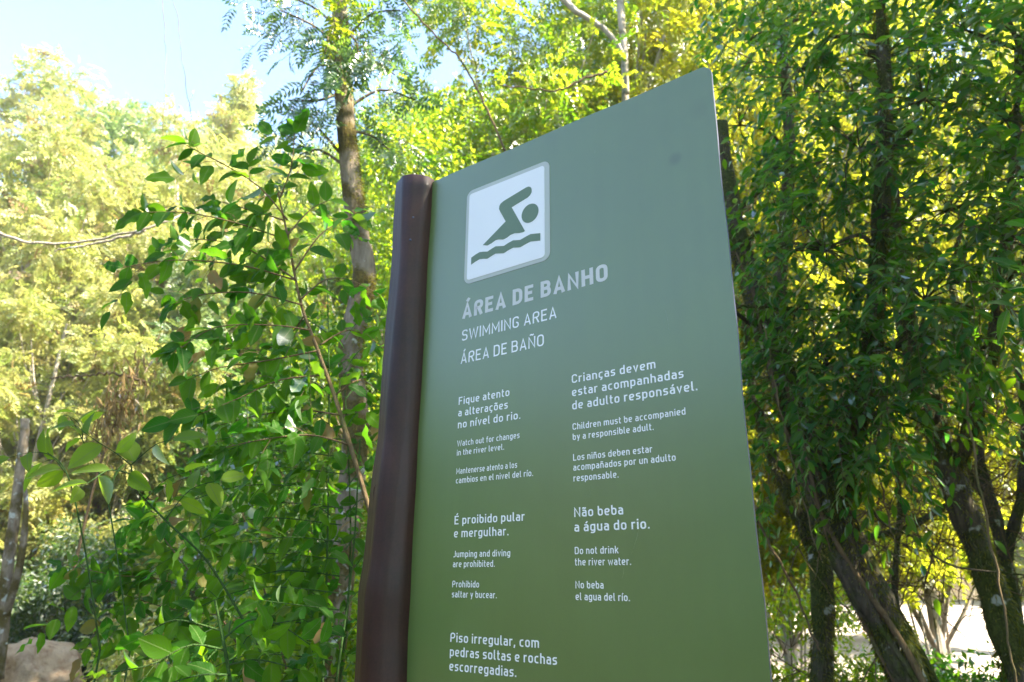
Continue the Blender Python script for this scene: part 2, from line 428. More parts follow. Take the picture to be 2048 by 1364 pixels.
# ================================================================== TERRAIN
def hnoise(x, y):
    return (math.sin(x * .61 + y * .37) * .5 + math.sin(x * 1.3 - y * .9 + 1.7) * .28 + math.sin(x * 2.7 + y * 2.1) * .12)
def sm(a, b, x):
    t = min(1, max(0, (x - a) / (b - a))); return t * t * (3 - 2 * t)
def gh(x, y):
    # near bank, river bed, far hillside on the left, low pale bank on the right
    left = 1 - sm(-3, 5, x - (y - 15) * .12)
    bed = -1.1
    near = sm(12.5 + hnoise(x, y) * .8, 8.5, y) if False else 1 - sm(8.5, 12.5, y + hnoise(x, y) * .8)
    h = bed * (1 - near)
    hill = sm(21, 30, y + hnoise(x * .5, y) * 1.5) * 2.2 + max(0, y - 27) * .42
    low = sm(13, 17, y) * 1.5 + max(0, y - 16) * .035 + sm(38, 60, y) * 8
    h += left * hill * (1 if y > 18 else 0) + (1 - left) * low
    back = sm(-4, -30, y) if False else 0
    if x < -14: h += max(0, -x - 14) * .30
    if y < -8: h += (-8 - y) * .12
    return h + hnoise(x * 1.2, y * 1.2) * .07
def grid_mesh(name, x0, x1, y0, y1, nx, ny, fn, mat, ease=None):
    X = np.linspace(x0, x1, nx); Y = np.linspace(y0, y1, ny)
    if ease: X = ease(X); Y = ease(Y)
    V = [(x, y, fn(x, y)) for y in Y for x in X]
    F = [(j * nx + i, j * nx + i + 1, (j + 1) * nx + i + 1, (j + 1) * nx + i) for j in range(ny - 1) for i in range(nx - 1)]
    return raw_mesh(name, V, F, True, mat)
M_GROUND = ground_mat('forest_floor', [(0.3, (0.035, 0.028, 0.016)), (0.5, (0.085, 0.062, 0.035)), (0.62, (0.05, 0.06, 0.02)), (0.8, (0.16, 0.115, 0.065))], 1.3, .8)
M_SAND = ground_mat('pale_riverbank', [(0.3, (0.30, 0.23, 0.18)), (0.5, (0.48, 0.40, 0.33)), (0.8, (0.62, 0.55, 0.47))], 1.1, .7)
ground = link('ground', grid_mesh('ground', -85, 85, -45, 80, 150, 150, gh, M_GROUND), kind='structure')
def sand_h(x, y): return gh(x, y) + .05 - .6 * (1 - sm(3.2, 5.2, x - (y - 15) * .05 + hnoise(x * 2, y * 2) * .4)) - .5 * (1 - sm(14.4, 15.6, y + .3 * hnoise(x, y)))
sand = link('riverbank', grid_mesh('riverbank', 1.5, 34, 13.5, 37, 66, 48, sand_h, M_SAND), kind='structure')
m, n, l, out = mat_new('river_water')
p = n.new('ShaderNodeBsdfPrincipled'); p.inputs['Base Color'].default_value = (0.012, 0.018, 0.010, 1); p.inputs['Roughness'].default_value = .06
p.inputs['IOR'].default_value = 1.33
a = noise(n, l, 3.0, 3, .5, stretch=(1, 2.2, 1)); bp = n.new('ShaderNodeBump'); bp.inputs['Strength'].default_value = .35; bp.inputs['Distance'].default_value = .05
l.new(a.outputs[0], bp.inputs['Height']); l.new(bp.outputs[0], p.inputs['Normal']); l.new(p.outputs[0], out.inputs[0])
M_WATER = m
river = link('river', raw_mesh('river', [(-60, 8, -.62), (60, 8, -.62), (60, 34, -.62), (-60, 34, -.62)], [(0, 1, 2, 3)], False, M_WATER), kind='structure')

# boulders
def boulder(name, c, size, seed, mat, label, group=None):
    import bmesh
    bm = bmesh.new(); bmesh.ops.create_icosphere(bm, subdivisions=4, radius=1)
    rr = random.Random(seed); pl = []
    for _ in range(16):
        v = Vector((rr.gauss(0, 1), rr.gauss(0, 1), rr.gauss(0, .8))).normalized(); pl.append((v, rr.uniform(.68, .92)))
    for v in bm.verts:
        for nrm, d in pl:
            q = v.co.dot(nrm) - d
            if q > 0: v.co -= nrm * q * .85
        q = v.co * 3
        v.co *= 1 + .05 * math.sin(q.x * 2.1 + seed) * math.cos(q.y * 1.7) + .03 * math.sin(q.z * 5 + q.x * 3) + .018 * math.sin(q.x * 11 + q.y * 7) * math.sin(q.z * 9 + 1)
        v.co = Vector((v.co.x * size[0], v.co.y * size[1], v.co.z * size[2]))
    me = bpy.data.meshes.new(name); bm.to_mesh(me); bm.free()
    me.polygons.foreach_set('use_smooth', np.ones(len(me.polygons), dtype=bool)); me.materials.append(mat)
    o = link(name, me); o.location = c; tag(o, label, 'rock', group); return o
M_ROCK = ground_mat('rock', [(0.3, (0.14, 0.08, 0.05)), (0.42, (0.30, 0.19, 0.11)), (0.55, (0.44, 0.31, 0.19)), (0.8, (0.20, 0.14, 0.10))], 3.2, 1.0, .85, 12)
M_ROCKG = ground_mat('rock_grey', [(0.3, (0.12, 0.11, 0.10)), (0.5, (0.26, 0.23, 0.20)), (0.8, (0.42, 0.38, 0.34))], 1.6, .8, .85, 9)
b0 = at(66, 1362, 14)
boulder('boulder', b0, (.98, .9, .72), 3, M_ROCK, 'large sunlit tan boulder at the water, in the bottom left corner', 'rocks along the river')

# ================================================================== SIGN
P0 = Vector((-0.258967, 2.07269, EYE + 1.272916))       # top left corner of the board
SU = Vector((math.cos(YAW), -math.sin(YAW), 0)); SN = Vector((-math.sin(YAW), -math.cos(YAW), 0))   # along board; out of its face
def sp_(u, v, d=0.0): return P0 + SU * u + Vector((0, 0, v)) + SN * d
V_BOT = -P0.z + 0.12
sign_base = P0 + SU * -.1; sign_base.z = 0
sign = empty('information_sign', sign_base, 'tall grey green bathing area board with white swimmer symbol, fixed to a brown log post', 'sign')
SENSOR_SPOT = sp_(.836, -.238)  # where the dark sensor-dust spot is painted on the board
M_BOARD = paint_mat('board_green_paint', (0.098, 0.158, 0.036), 0.36, 0.7, 0.05, coat=0.7, scratches=True)
M_EDGE = paint_mat('board_edge_metal', (0.05, 0.055, 0.10), 0.45, 0.5)
M_WHITE = paint_mat('white_print', (0.84, 0.84, 0.86), 0.42, 0.4, 0.02)
M_BORDER = paint_mat('border_print', (0.47, 0.50, 0.46), 0.42, 0.4, 0.03)
M_TITLE = paint_mat('title_print', (0.60, 0.60, 0.58), 0.42, 0.4, 0.03)
M_TEXTW = paint_mat('text_print', (0.86, 0.86, 0.87), 0.42, 0.4, 0.02)
M_LOG = paint_mat('log_brown_paint', (0.036, 0.012, 0.008), 0.50, 0.30, 0.55, bump=0.9, coat=0.12)
M_HOLE = paint_mat('knot_hole', (0.012, 0.008, 0.006), 0.9, 0.1)
def rrect(u0, v0, u1, v1, r, seg=8):
    pts = []
    for cx, cz, a0 in ((u1 - r, v1 - r, 0), (u0 + r, v1 - r, 90), (u0 + r, v0 + r, 180), (u1 - r, v0 + r, 270)):
        for i in range(seg + 1):
            a = R(a0 + 90 * i / seg); pts.append((cx + r * math.cos(a), cz + r * math.sin(a)))
    return pts
def plate(name, pts, d0, d1, mat, edge_mat=None, bevel=0.0):
    n_ = len(pts); V = []; F = []
    cx = sum(p[0] for p in pts) / n_; cz = sum(p[1] for p in pts) / n_
    def ring(d, ins):
        for (u, v) in pts: V.append(sp_(u + (ins if u < cx else -ins), v + (ins if v < cz else -ins), d))
    rings = [(d0, 0.0), (d1 - bevel, 0.0), (d1, bevel)] if bevel else [(d0, 0), (d1, 0)]
    for d, i in rings: ring(d, i)
    for r_ in range(len(rings) - 1):
        for i in range(n_):
            j = (i + 1) % n_; F.append((r_ * n_ + i, r_ * n_ + j, (r_ + 1) * n_ + j, (r_ + 1) * n_ + i))
    F.append(tuple(range(n_))[::-1]); F.append(tuple((len(rings) - 1) * n_ + i for i in range(n_)))
    me = bpy.data.meshes.new(name); me.from_pydata([tuple(v) for v in V], [], F); me.materials.append(mat)
    if edge_mat:
        me.materials.append(edge_mat)
        for p_ in me.polygons[:-1]: p_.material_index = 1
    me.update()
    return link(name, me, sign)
# board outline: rounded top right corner, faintly wavy right edge (dented sheet)
bw = 0.9505
pts = [(-.045, 0.0)]
for i in range(0, 13): pts.append(((bw - .03) * i / 12.0, 0.0015 * math.sin(i * 1.1)))
for i in range(1, 8):
    a = R(90 - 90 * i / 8); pts.append((bw - .03 + .03 * math.cos(a), -.03 + .03 * math.sin(a)))
for i in range(60):
    v = -.03 - i / 59 * (-.03 - V_BOT)
    pts.append((bw + .0014 * math.sin(v * 9 + 1) + .0008 * math.sin(v * 23), v))
pts.append((-.045, V_BOT)); pts = pts[::-1]
plate('board', pts, -.006, 0.0, M_BOARD, M_EDGE, 0.0006)
# icon
plate('pictogram_border', rrect(.1415, -.4125, .4535, -.0935, .024), .0002, .0010, M_BORDER)
plate('pictogram_panel', rrect(.1525, -.4005, .4360, -.1065, .010), .0011, .0018, M_WHITE)
sw = [(0.212, -0.2998), (0.2299, -0.3064), (0.2455, -0.3035), (0.2609, -0.2979), (0.2724, -0.2989), (0.2897, -0.3044), (0.303, -0.3023), (0.3161, -0.2969), (0.331, -0.2964), (0.3477, -0.3008), (0.3606, -0.3021), (0.3682, -0.3005), (0.3191, -0.2069), (0.3692, -0.1956), (0.3775, -0.1940), (0.3858, -0.1890), (0.3915, -0.1813), (0.3918, -0.171), (0.3876, -0.1626), (0.3802, -0.1583), (0.3709, -0.1585), (0.2894, -0.1755), (0.2779, -0.1803), (0.2729, -0.1874), (0.2718, -0.1977), (0.2764, -0.2077), (0.2975, -0.2472)]
hd = [(.3858 + .0300 * math.cos(a * math.pi / 16), -.2484 + .0300 * math.sin(a * math.pi / 16)) for a in range(32)]
wt = [(0.1681, -0.3294), (0.1848, -0.3235), (0.2007, -0.3200), (0.2160, -0.3228), (0.2305, -0.3268), (0.2459, -0.3222), (0.2613, -0.3185), (0.2765, -0.3222), (0.292, -0.3262), (0.307, -0.3215), (0.3257, -0.3178), (0.339, -0.3212), (0.3516, -0.3241), (0.3698, -0.3197), (0.3879, -0.3165), (0.4217, -0.3236)]
wave_poly = wt + [(u, v - .0235) for u, v in wt[::-1]]
def flat_part(name, polys, d0, d1, mat):
    V = []; F = []
    for pl in polys:
        b = len(V); n_ = len(pl)
        ar = sum(pl[i][0] * pl[(i + 1) % n_][1] - pl[(i + 1) % n_][0] * pl[i][1] for i in range(n_))
        if ar < 0: pl = pl[::-1]
        V += [tuple(sp_(u, v, d0)) for u, v in pl] + [tuple(sp_(u, v, d1)) for u, v in pl]
        F.append(tuple(b + n_ + i for i in range(n_)))
        F += [(b + i, b + (i + 1) % n_, b + n_ + (i + 1) % n_, b + n_ + i) for i in range(n_)]
    me = bpy.data.meshes.new(name); me.from_pydata(V, [], F); me.materials.append(mat); me.update()
    return link(name, me, sign)
M_ICON = paint_mat('icon_green_print', (0.115, 0.185, 0.10), 0.40, 0.5, 0.04)
flat_part('swimmer_symbol', [sw, hd, wave_poly], .0019, .0024, M_ICON)

# ---- stroke alphabet in the manner of a DIN road-sign face
def glyph(c, w):
    h = w / 2; T = 1 - h; B = h; X = .72 - h; D = -.22 + h; L = h
    def U(Wd, *st): return Wd, list(st)
    o = lambda Wd, top=None: (True, .21, [(L, B), (Wd - h, B), (Wd - h, X if top is None else top), (L, X if top is None else top)])
    acc = None
    base = {'Á': 'A', 'Ñ': 'N', 'É': 'E', 'ç': 'c', 'á': 'a', 'ã': 'a', 'õ': 'o', 'í': 'ı', 'ñ': 'n'}.get(c, c)
    Wc = .60; Wl = .50; hw = Wl / 2
    g = {
        'A': (.66, [(0, 0, [(.03 + h * .6, 0), (.33, 1 - h * .6), (.63 - h * .6, 0)]), (0, 0, [(.16, .28), (.50, .28)])]),
        'R': (Wc, [(0, .22, [(L, 0), (L, T), (Wc - h, T), (Wc - h, .48), (L, .48)]), (0, 0, [(.32, .46), (Wc - h, 0)])]),
        'E': (.54, [(0, 0, [(.52, T), (L, T), (L, B), (.52, B)]), (0, 0, [(L, .52), (.46, .52)])]),
        'F': (.52, [(0, 0, [(.50, T), (L, T), (L, 0)]), (0, 0, [(L, .50), (.44, .50)])]),
        'D': (Wc, [(0, .26, [(L, B), (Wc - h, B), (Wc - h, T), (L, T)]), (0, 0, [(L, 0), (L, 1)])]),
        'B': (Wc, [(0, .2, [(L, .52), (Wc - h - .03, .52), (Wc - h - .03, T), (L + .02, T)]), (0, .2, [(L + .02, B), (Wc - h, B), (Wc - h, .52), (.3, .52)]), (0, 0, [(L, 0), (L, 1)])]),
        'N': (.64, [(0, 0, [(L, 0), (L, T), (.64 - h, B), (.64 - h, 1)])]),
        'H': (.64, [(0, 0, [(L, 0), (L, 1)]), (0, 0, [(.64 - h, 0), (.64 - h, 1)]), (0, 0, [(L, .5), (.64 - h, .5)])]),
        'O': (.62, [(1, .26, [(L, B), (.62 - h, B), (.62 - h, T), (L, T)])]),
        'S': (.58, [(0, .22, [(.58 - h, .78), (.58 - h, T), (L, T), (L, .52), (.58 - h, .52), (.58 - h, B), (L, B), (L, .2)])]),
        'W': (.92, [(0, 0, [(h * .8, 1), (.24, h * .4), (.46, .9), (.68, h * .4), (.92 - h * .8, 1)])]),
        'M': (.76, [(0, 0, [(L, 0), (L, 1 - h), (.38, .28), (.76 - h, 1 - h), (.76 - h, 0)])]),
        'I': (w, [(0, 0, [(L, 0), (L, 1)])]),
        'G': (.60, [(0, .26, [(.60 - h, .76), (.60 - h, T), (L, T), (L, B), (.60 - h, B), (.60 - h, .46), (.34, .46)])]),
        'C': (.58, [(0, .25, [(.58 - h, .72), (.58 - h, T), (L, T), (L, B), (.58 - h, B), (.58 - h, .28)])]),
        'P': (.58, [(0, .24, [(L, 0), (L, T), (.58 - h, T), (.58 - h, .44), (L, .44)])]),
        'J': (.44, [(0, .2, [(.44 - h, 1), (.44 - h, B), (0.03, B)])]),
        'L': (.50, [(0, 0, [(L, 1), (L, B), (.5, B)])]),
        'a': (.47, [(0, .17, [(.06, X), (.47 - h, X), (.47 - h, 0)]), (0, .14, [(.47 - h, .42), (L, .42), (L, B), (.47 - h, B)])]),
        'b': (Wl, [o(Wl), (0, 0, [(L, .2), (L, 1)])]),
        'c': (.44, [(0, .2, [(.44 - h * .5, X), (L, X), (L, B), (.44 - h * .5, B)])]),
        'd': (Wl, [o(Wl), (0, 0, [(Wl - h, 0), (Wl - h, 1)])]),
        'e': (Wl, [(0, .21, [(L + .03, .35), (Wl - h, .35), (Wl - h, X), (L, X), (L, B), (Wl - h * 1.2, B)])]),
        'f': (.34, [(0, .15, [(.34, T), (.14, T), (.14, 0)]), (0, 0, [(0, X), (.32, X)])]),
        'g': (Wl, [o(Wl), (0, .18, [(Wl - h, .72), (Wl - h, D), (.06, D)])]),
        'h': (Wl, [(0, 0, [(L, 0), (L, 1)]), (0, .2, [(L, X), (Wl - h, X), (Wl - h, 0)])]),
        'i': (w, [(0, 0, [(L, 0), (L, .72)]), (0, 0, [(L, .84), (L, .84 + w * 1.1)])]),
        'ı': (w, [(0, 0, [(L, 0), (L, .72)])]),
        'k': (.48, [(0, 0, [(L, 0), (L, 1)]), (0, 0, [(.44, .72), (.13, .33)]), (0, 0, [(.2, .42), (.47, 0)])]),
        'l': (.22, [(0, .1, [(L, 1), (L, B), (.22, B)])]),
        'm': (.80, [(0, 0, [(L, 0), (L, .72)]), (0, .16, [(L, X), (.40, X), (.40, 0)]), (0, .16, [(.40, X), (.80 - h, X), (.80 - h, 0)])]),
        'n': (Wl, [(0, 0, [(L, 0), (L, .72)]), (0, .2, [(L, X), (Wl - h, X), (Wl - h, 0)])]),
        'o': (Wl, [o(Wl)]),
        'p': (Wl, [o(Wl), (0, 0, [(L, -.22), (L, .72)])]),
        'q': (Wl, [o(Wl), (0, 0, [(Wl - h, -.22), (Wl - h, .72)])]),
        'r': (.34, [(0, 0, [(L, 0), (L, .72)]), (0, .15, [(L, .45), (L, X), (.34, X)])]),
        's': (.45, [(0, .15, [(.43, X), (L, X), (L, .37), (.45 - h, .37), (.45 - h, B), (.02, B)])]),
        't': (.32, [(0, .12, [(.11, .95), (.11, B), (.31, B)]), (0, 0, [(0, X), (.30, X)])]),
        'u': (Wl, [(0, .2, [(L, .72), (L, B), (Wl - h, B)]), (0, 0, [(Wl - h, 0), (Wl - h, .72)])]),
        'v': (.48, [(0, 0, [(h * .8, .72), (.24, h * .5), (.48 - h * .8, .72)])]),
        'w': (.72, [(0, 0, [(h * .8, .72), (.20, h * .5), (.36, .6), (.52, h * .5), (.72 - h * .8, .72)])]),
        'y': (.48, [(0, 0, [(h * .8, .72), (.25, .04)]), (0, 0, [(.48 - h * .8, .72), (.17, -.22)])]),
        '.': (w * 1.1, [(0, 0, [(L, 0), (L, w * 1.15)])]),
        ',': (w * 1.2, [(0, 0, [(L * 1.3, w * 1.1), (L * .5, -.16)])]),
        ' ': (.20, []),
    }[base]
    W_, st = g[0], list(g[1])
    mid = W_ / 2; top = 1.0 if c.isupper() else .72
    if c in 'Áá' or c == 'É': st.append((0, 0, [(mid - .02, top + .09), (mid + .13, top + .29)]))
    if c == 'í': st.append((0, 0, [(mid - .01, top + .09), (mid + .12, top + .29)]))
    if c in 'ãõñÑ': st.append((0, .04, [(mid - .18, top + .12), (mid - .06, top + .19), (mid + .06, top + .12), (mid + .18, top + .19)]))
    if c == 'ç': st.append((0, 0, [(.26, -.02), (.30, -.10), (.18, -.20)]))
    return W_, st
def round_path(pts, r, closed):
    n_ = len(pts); out = []
    for i, p in enumerate(pts):
        if not closed and i in (0, n_ - 1) or r == 0: out.append(p); continue
        a = pts[i - 1]; b = pts[(i + 1) % n_]
        va = (a[0] - p[0], a[1] - p[1]); vb = (b[0] - p[0], b[1] - p[1])
        la = math.hypot(*va); lb = math.hypot(*vb)
        ra = min(r, la * (.5 if (closed or i > 1) else .98)); rb = min(r, lb * (.5 if (closed or i < n_ - 2) else .98)); rr = min(ra, rb)
        p0 = (p[0] + va[0] / la * rr, p[1] + va[1] / la * rr); p1 = (p[0] + vb[0] / lb * rr, p[1] + vb[1] / lb * rr)
        for k in range(6):
            t = k / 5
            # superellipse-ish corner
            out.append(((1 - t) ** 2 * p0[0] + 2 * t * (1 - t) * p[0] + t * t * p1[0], (1 - t) ** 2 * p0[1] + 2 * t * (1 - t) * p[1] + t * t * p1[1]))
    res = [out[0]]
    for q in out[1:]:
        if math.hypot(q[0] - res[-1][0], q[1] - res[-1][1]) > 1e-4: res.append(q)
    if closed and math.hypot(res[0][0] - res[-1][0], res[0][1] - res[-1][1]) < 1e-4: res.pop()
    return res
def text_part(s, u0, u1, v, cap, wt_, mat, track=.155):
    # layout in cap units, then stretched to the measured width
    x = 0; items = []
    for ch in s:
        W_, st = glyph(ch, wt_); items.append((x, st)); x += W_ + (track if ch != ' ' else track * .6)
    total = x - track; kx = (u1 - u0) / total
    V = []; F = []; depth = 0
    for x0, st in items:
        for si, (cl, r, pts_) in enumerate(st):
            pt = round_path(pts_, r, cl); n_ = len(pt); b = len(V); d = .0004 + .00012 * si
            for i, q in enumerate(pt):
                a = pt[i - 1] if (cl or i) else None; c2 = pt[(i + 1) % n_] if (cl or i < n_ - 1) else None
                ds = []
                if a: ds.append(((q[0] - a[0]), (q[1] - a[1])))
                if c2: ds.append(((c2[0] - q[0]), (c2[1] - q[1])))
                ds = [(x_ / math.hypot(x_, y_), y_ / math.hypot(x_, y_)) for x_, y_ in ds]
                tx = sum(d_[0] for d_ in ds); ty = sum(d_[1] for d_ in ds); q_ = math.hypot(tx, ty) or 1; tx /= q_; ty /= q_
                nx, ny = -ty, tx
                cosh = abs(nx * -ds[0][1] + ny * ds[0][0]); mi = min(1 / max(cosh, .3), 1.9)
                for sg in (1, -1):
                    V.append(tuple(sp_(u0 + (x0 + q[0] + sg * nx * wt_ / 2 * mi) * kx, v + (q[1] + sg * ny * wt_ / 2 * mi) * cap, d)))
            m_ = n_ if cl else n_ - 1
            for i in range(m_):
                j = (i + 1) % n_; F.append((b + 2 * i, b + 2 * i + 1, b + 2 * j + 1, b + 2 * j))
    me = bpy.data.meshes.new('lettering'); me.from_pydata(V, [], F); me.materials.append(mat); me.update()
    return link('lettering', me, sign)
text_part("ÁREA DE BANHO", .1386, .6312, -.5211, .0480, .20, M_TITLE, .14)
text_part("SWIMMING AREA", .1403, .4727, -.5903, .0334, .125, M_TEXTW)
text_part("ÁREA DE BAÑO", .1385, .4311, -.6604, .0334, .125, M_TEXTW)
C1, C2 = .1365, .5165
for s, u0, u1, v in (("Fique atento", C1, .3175, -.7819), ("a alterações", C1, .3126, -.8160), ("no nível do rio.", C1, .3549, -.8500),
        ("É proibido pular", C1, .3700, -1.1129), ("e mergulhar.", C1, .3201, -1.1470),
        ("Piso irregular, com", C1, .4133, -1.4055), ("pedras soltas e rochas", C1, .4632, -1.4390), ("escorregadias.", C1, .3479, -1.4725),
        ("Crianças devem", C2, .7500, -.7785), ("estar acompanhadas", C2, .8183, -.8130), ("de adulto responsável.", C2, .8492, -.8475),
        ("Não beba", C2, .6488, -1.1110), ("a água do rio.", C2, .7137, -1.1450)):
    text_part(s, u0, u1, v, .0225, .140, M_TEXTW)
for s, u0, u1, v in (("Watch out for changes", C1, .3524, -.9010), ("in the river level.", C1, .3020, -.9268), ("Mantenerse atento a los", C1, .3453, -.9780), ("cambios en el nivel del río.", C1, .3960, -1.0035),
        ("Jumping and diving", C1, .3259, -1.1977), ("are prohibited.", C1, .2772, -1.2228), ("Prohibido", C1, .2273, -1.2730), ("saltar y bucear.", C1, .2853, -1.2980),
        ("Children must be accompanied", C2, .8166, -.8991), ("by a responsible adult.", C2, .7365, -.9250), ("Los niños deben estar", C2, .7299, -.9761), ("acompañados por un adulto", C2, .7858, -1.0004), ("responsable.", C2, .6405, -1.0265),
        ("Do not drink", C2, .6325, -1.1964), ("the river water.", C2, .6636, -1.2219), ("No beba", C2, .5914, -1.2725), ("el agua del río.", C2, .6568, -1.2980)):
    text_part(s, u0, u1, v, .0165, .135, M_TEXTW)
# ---- log post: hewn, faceted, painted; leans and thickens downwards
pr = [(0.012, -.0905, .0640), (-.1288, -.0897, .0643), (-.2642, -.0891, .0625), (-.4127, -.0893, .0616), (-.5242, -.0905, .063), (-.7029, -.0914, .0625), (-.8606, -.0924, .0626),
      (-.9319, -.0955, .0653), (-1.0179, -.0985, .0676), (-1.1074, -.1010, .0697), (-1.2096, -.1025, .0712), (-1.2888, -.1065, .0765), (-1.3943, -.1045, .0748), (-1.5143, -.0990, .0720), (-1.9, -.100, .074), (-2.5, -.104, .078), (-2.95, -.104, .080)]
vv = [q[0] for q in pr][::-1]; uu = [q[1] for q in pr][::-1]; rr_ = [q[2] for q in pr][::-1]
S = 96; NR = 120; V = []; F = []
for i in range(NR + 1):
    v = .012 - (i / NR) * 2.96 if i > 1 else (.012, .0095)[i]
    u = float(np.interp(v, vv, uu)) + .006; r = float(np.interp(v, vv, rr_)) * 1.12
    r *= 1 + .02 * math.sin(v * 17) * math.sin(v * 5.3)
    for k in range(S):
        th = 2 * math.pi * k / S       # angle from +U towards the face normal
        # left facing flat cut by the drawknife, wandering with height
        fa = R(112 + 6 * math.sin(v * 3.1)); dang = math.cos(th - fa)
        rad = r * (1 + .012 * math.sin(2 * th + v * 4) + .008 * math.sin(5 * th + v * 7))
        lim = .92 + .03 * math.sin(v * 6.5)
        if dang > 0 and rad * dang > r * lim: rad = r * lim / dang
        fb = R(40 + 5 * math.sin(v * 2.2 + 1)); d2 = math.cos(th - fb)
        if d2 > 0 and rad * d2 > r * .985: rad = r * .985 / d2
        pnt = sp_(u + rad * math.cos(th), v, rad * math.sin(th)); V.append(tuple(pnt))
        if i == 0: V[-1] = tuple(sp_(u + (rad - .0022) * math.cos(th), v, (rad - .0022) * math.sin(th)))
for i in range(NR):
    for k in range(S): F.append((i * S + k, i * S + (k + 1) % S, (i + 1) * S + (k + 1) % S, (i + 1) * S + k))
F = [f[::-1] for f in F]
me = bpy.data.meshes.new('post'); me.from_pydata(V, [], F); me.materials.append(M_LOG)
me.polygons.foreach_set('use_smooth', np.ones(len(me.polygons), dtype=bool)); me.update()
post = link('post', me, sign)
cap = bpy.data.meshes.new('post_top'); cap.from_pydata(V[:S], [], [tuple(range(S))]); cap.materials.append(M_LOG); cap.update(); link('post_top', cap, sign)
# knot hole on the left face of the post
s_h = Soup(); hc = sp_(-.0985, -1.02, 0); kd = (at(752.5, 992, 2.0) - Vector((0, 0, EYE))).normalized()
# direction on the post surface seen at that pixel
best = None
for k in range(360):
    th = R(k); q = sp_(-.0985 + .0655 * math.cos(th), -1.02, .0655 * math.sin(th)); e = (q - Vector((0, 0, EYE))).normalized()
    nrm = SU * math.cos(th) + SN * math.sin(th)
    if nrm.dot(e) < -.05:
        sc = (e - kd).length
        if best is None or sc < best[0]: best = (sc, q, nrm)
q, nrm = best[1], best[2]; tn = nrm.cross(Vector((0, 0, 1)))
V = []; F = []
for ring, (sc, d) in enumerate(((1.25, -.004), (1.12, .0035), (.85, .003), (.7, -.001))):
    for k in range(20):
        th = 2 * math.pi * k / 20; V.append(q + tn * (.0085 * sc * math.cos(th)) + Vector((0, 0, .0205 * sc * math.sin(th) * (1 + .15 * math.cos(th)))) + nrm * d)
for r_ in range(3):
    for k in range(20): F.append((r_ * 20 + k, r_ * 20 + (k + 1) % 20, (r_ + 1) * 20 + (k + 1) % 20, (r_ + 1) * 20 + k))
sb = Soup(); sb.add(V, F); kn = sb.build('knot_rim', M_LOG, sign)
sb = Soup(); sb.add([q + tn * (.0085 * .72 * math.cos(2 * math.pi * k / 20)) + Vector((0, 0, .0205 * .72 * math.sin(2 * math.pi * k / 20))) + nrm * .0015 for k in range(20)], [tuple(range(20))])
kh = sb.build('knot_hole', M_HOLE, sign, smooth=False)
# two painted over screw heads high on the post, and old scratches on the board
for px, py in ((826, 436), (821, 478)):
    best = None; v0 = None
    e0 = ray(px, py).normalized()
    for k in range(0, 360, 2):
        th = R(k); nn_ = SU * math.cos(th) + SN * math.sin(th)
        for vz in np.linspace(-.04, -.30, 27):
            q = sp_(float(np.interp(vz, vv, uu)) + .006 + .0700 * math.cos(th), float(vz), .0700 * math.sin(th)); e = (q - Vector((0, 0, EYE))).normalized()
            if nn_.dot(e) < -.1:
                sc = (e - e0).length
                if best is None or sc < best[0]: best = (sc, q, nn_)
    sb = Soup(); tube(sb, [best[1] - best[2] * .004, best[1] + best[2] * .0025], (.0042, .0038), 12); sb.build('screw', M_EDGE, sign)
M_SCR = paint_mat('scratch', (0.20, 0.26, 0.13), 0.5, 0.4)
def uv_of(px, py):
    d = ray(px, py); o = Vector((0, 0, EYE)); t_ = (P0 - o).dot(SN) / d.dot(SN); q = o + d * t_ - P0
    return q.dot(SU), q.z
for a, b, wd in (((1282, 1040), (1262, 1112), .0009), ((1178, 972), (1180, 1000), .0007), ((1247, 1135), (1244, 1158), .0007), ((1221, 296), (1231, 286), .0008), ((1190, 300), (1188, 308), .0007), ((1330, 620), (1338, 660), .0006)):
    (u0, v0), (u1, v1) = uv_of(*a), uv_of(*b); L_ = math.hypot(u1 - u0, v1 - v0); nx, nz = -(v1 - v0) / L_ * wd / 2, (u1 - u0) / L_ * wd / 2
    flat_part('scratch', [[(u0, v0), ((u0 + u1) / 2 + nx + .002, (v0 + v1) / 2 + nz), (u1, v1), ((u0 + u1) / 2 - nx + .002, (v0 + v1) / 2 - nz)]], .0001, .0004, M_SCR)
# fixing bolts on the back holding board to post
for vz in (-.35, -1.3, -2.2):
    sb = Soup(); c = sp_(.03, vz, -.009); tube(sb, [c, c - SN * .012], (.012, .012), 12); sb.build('bolt', M_EDGE, sign)

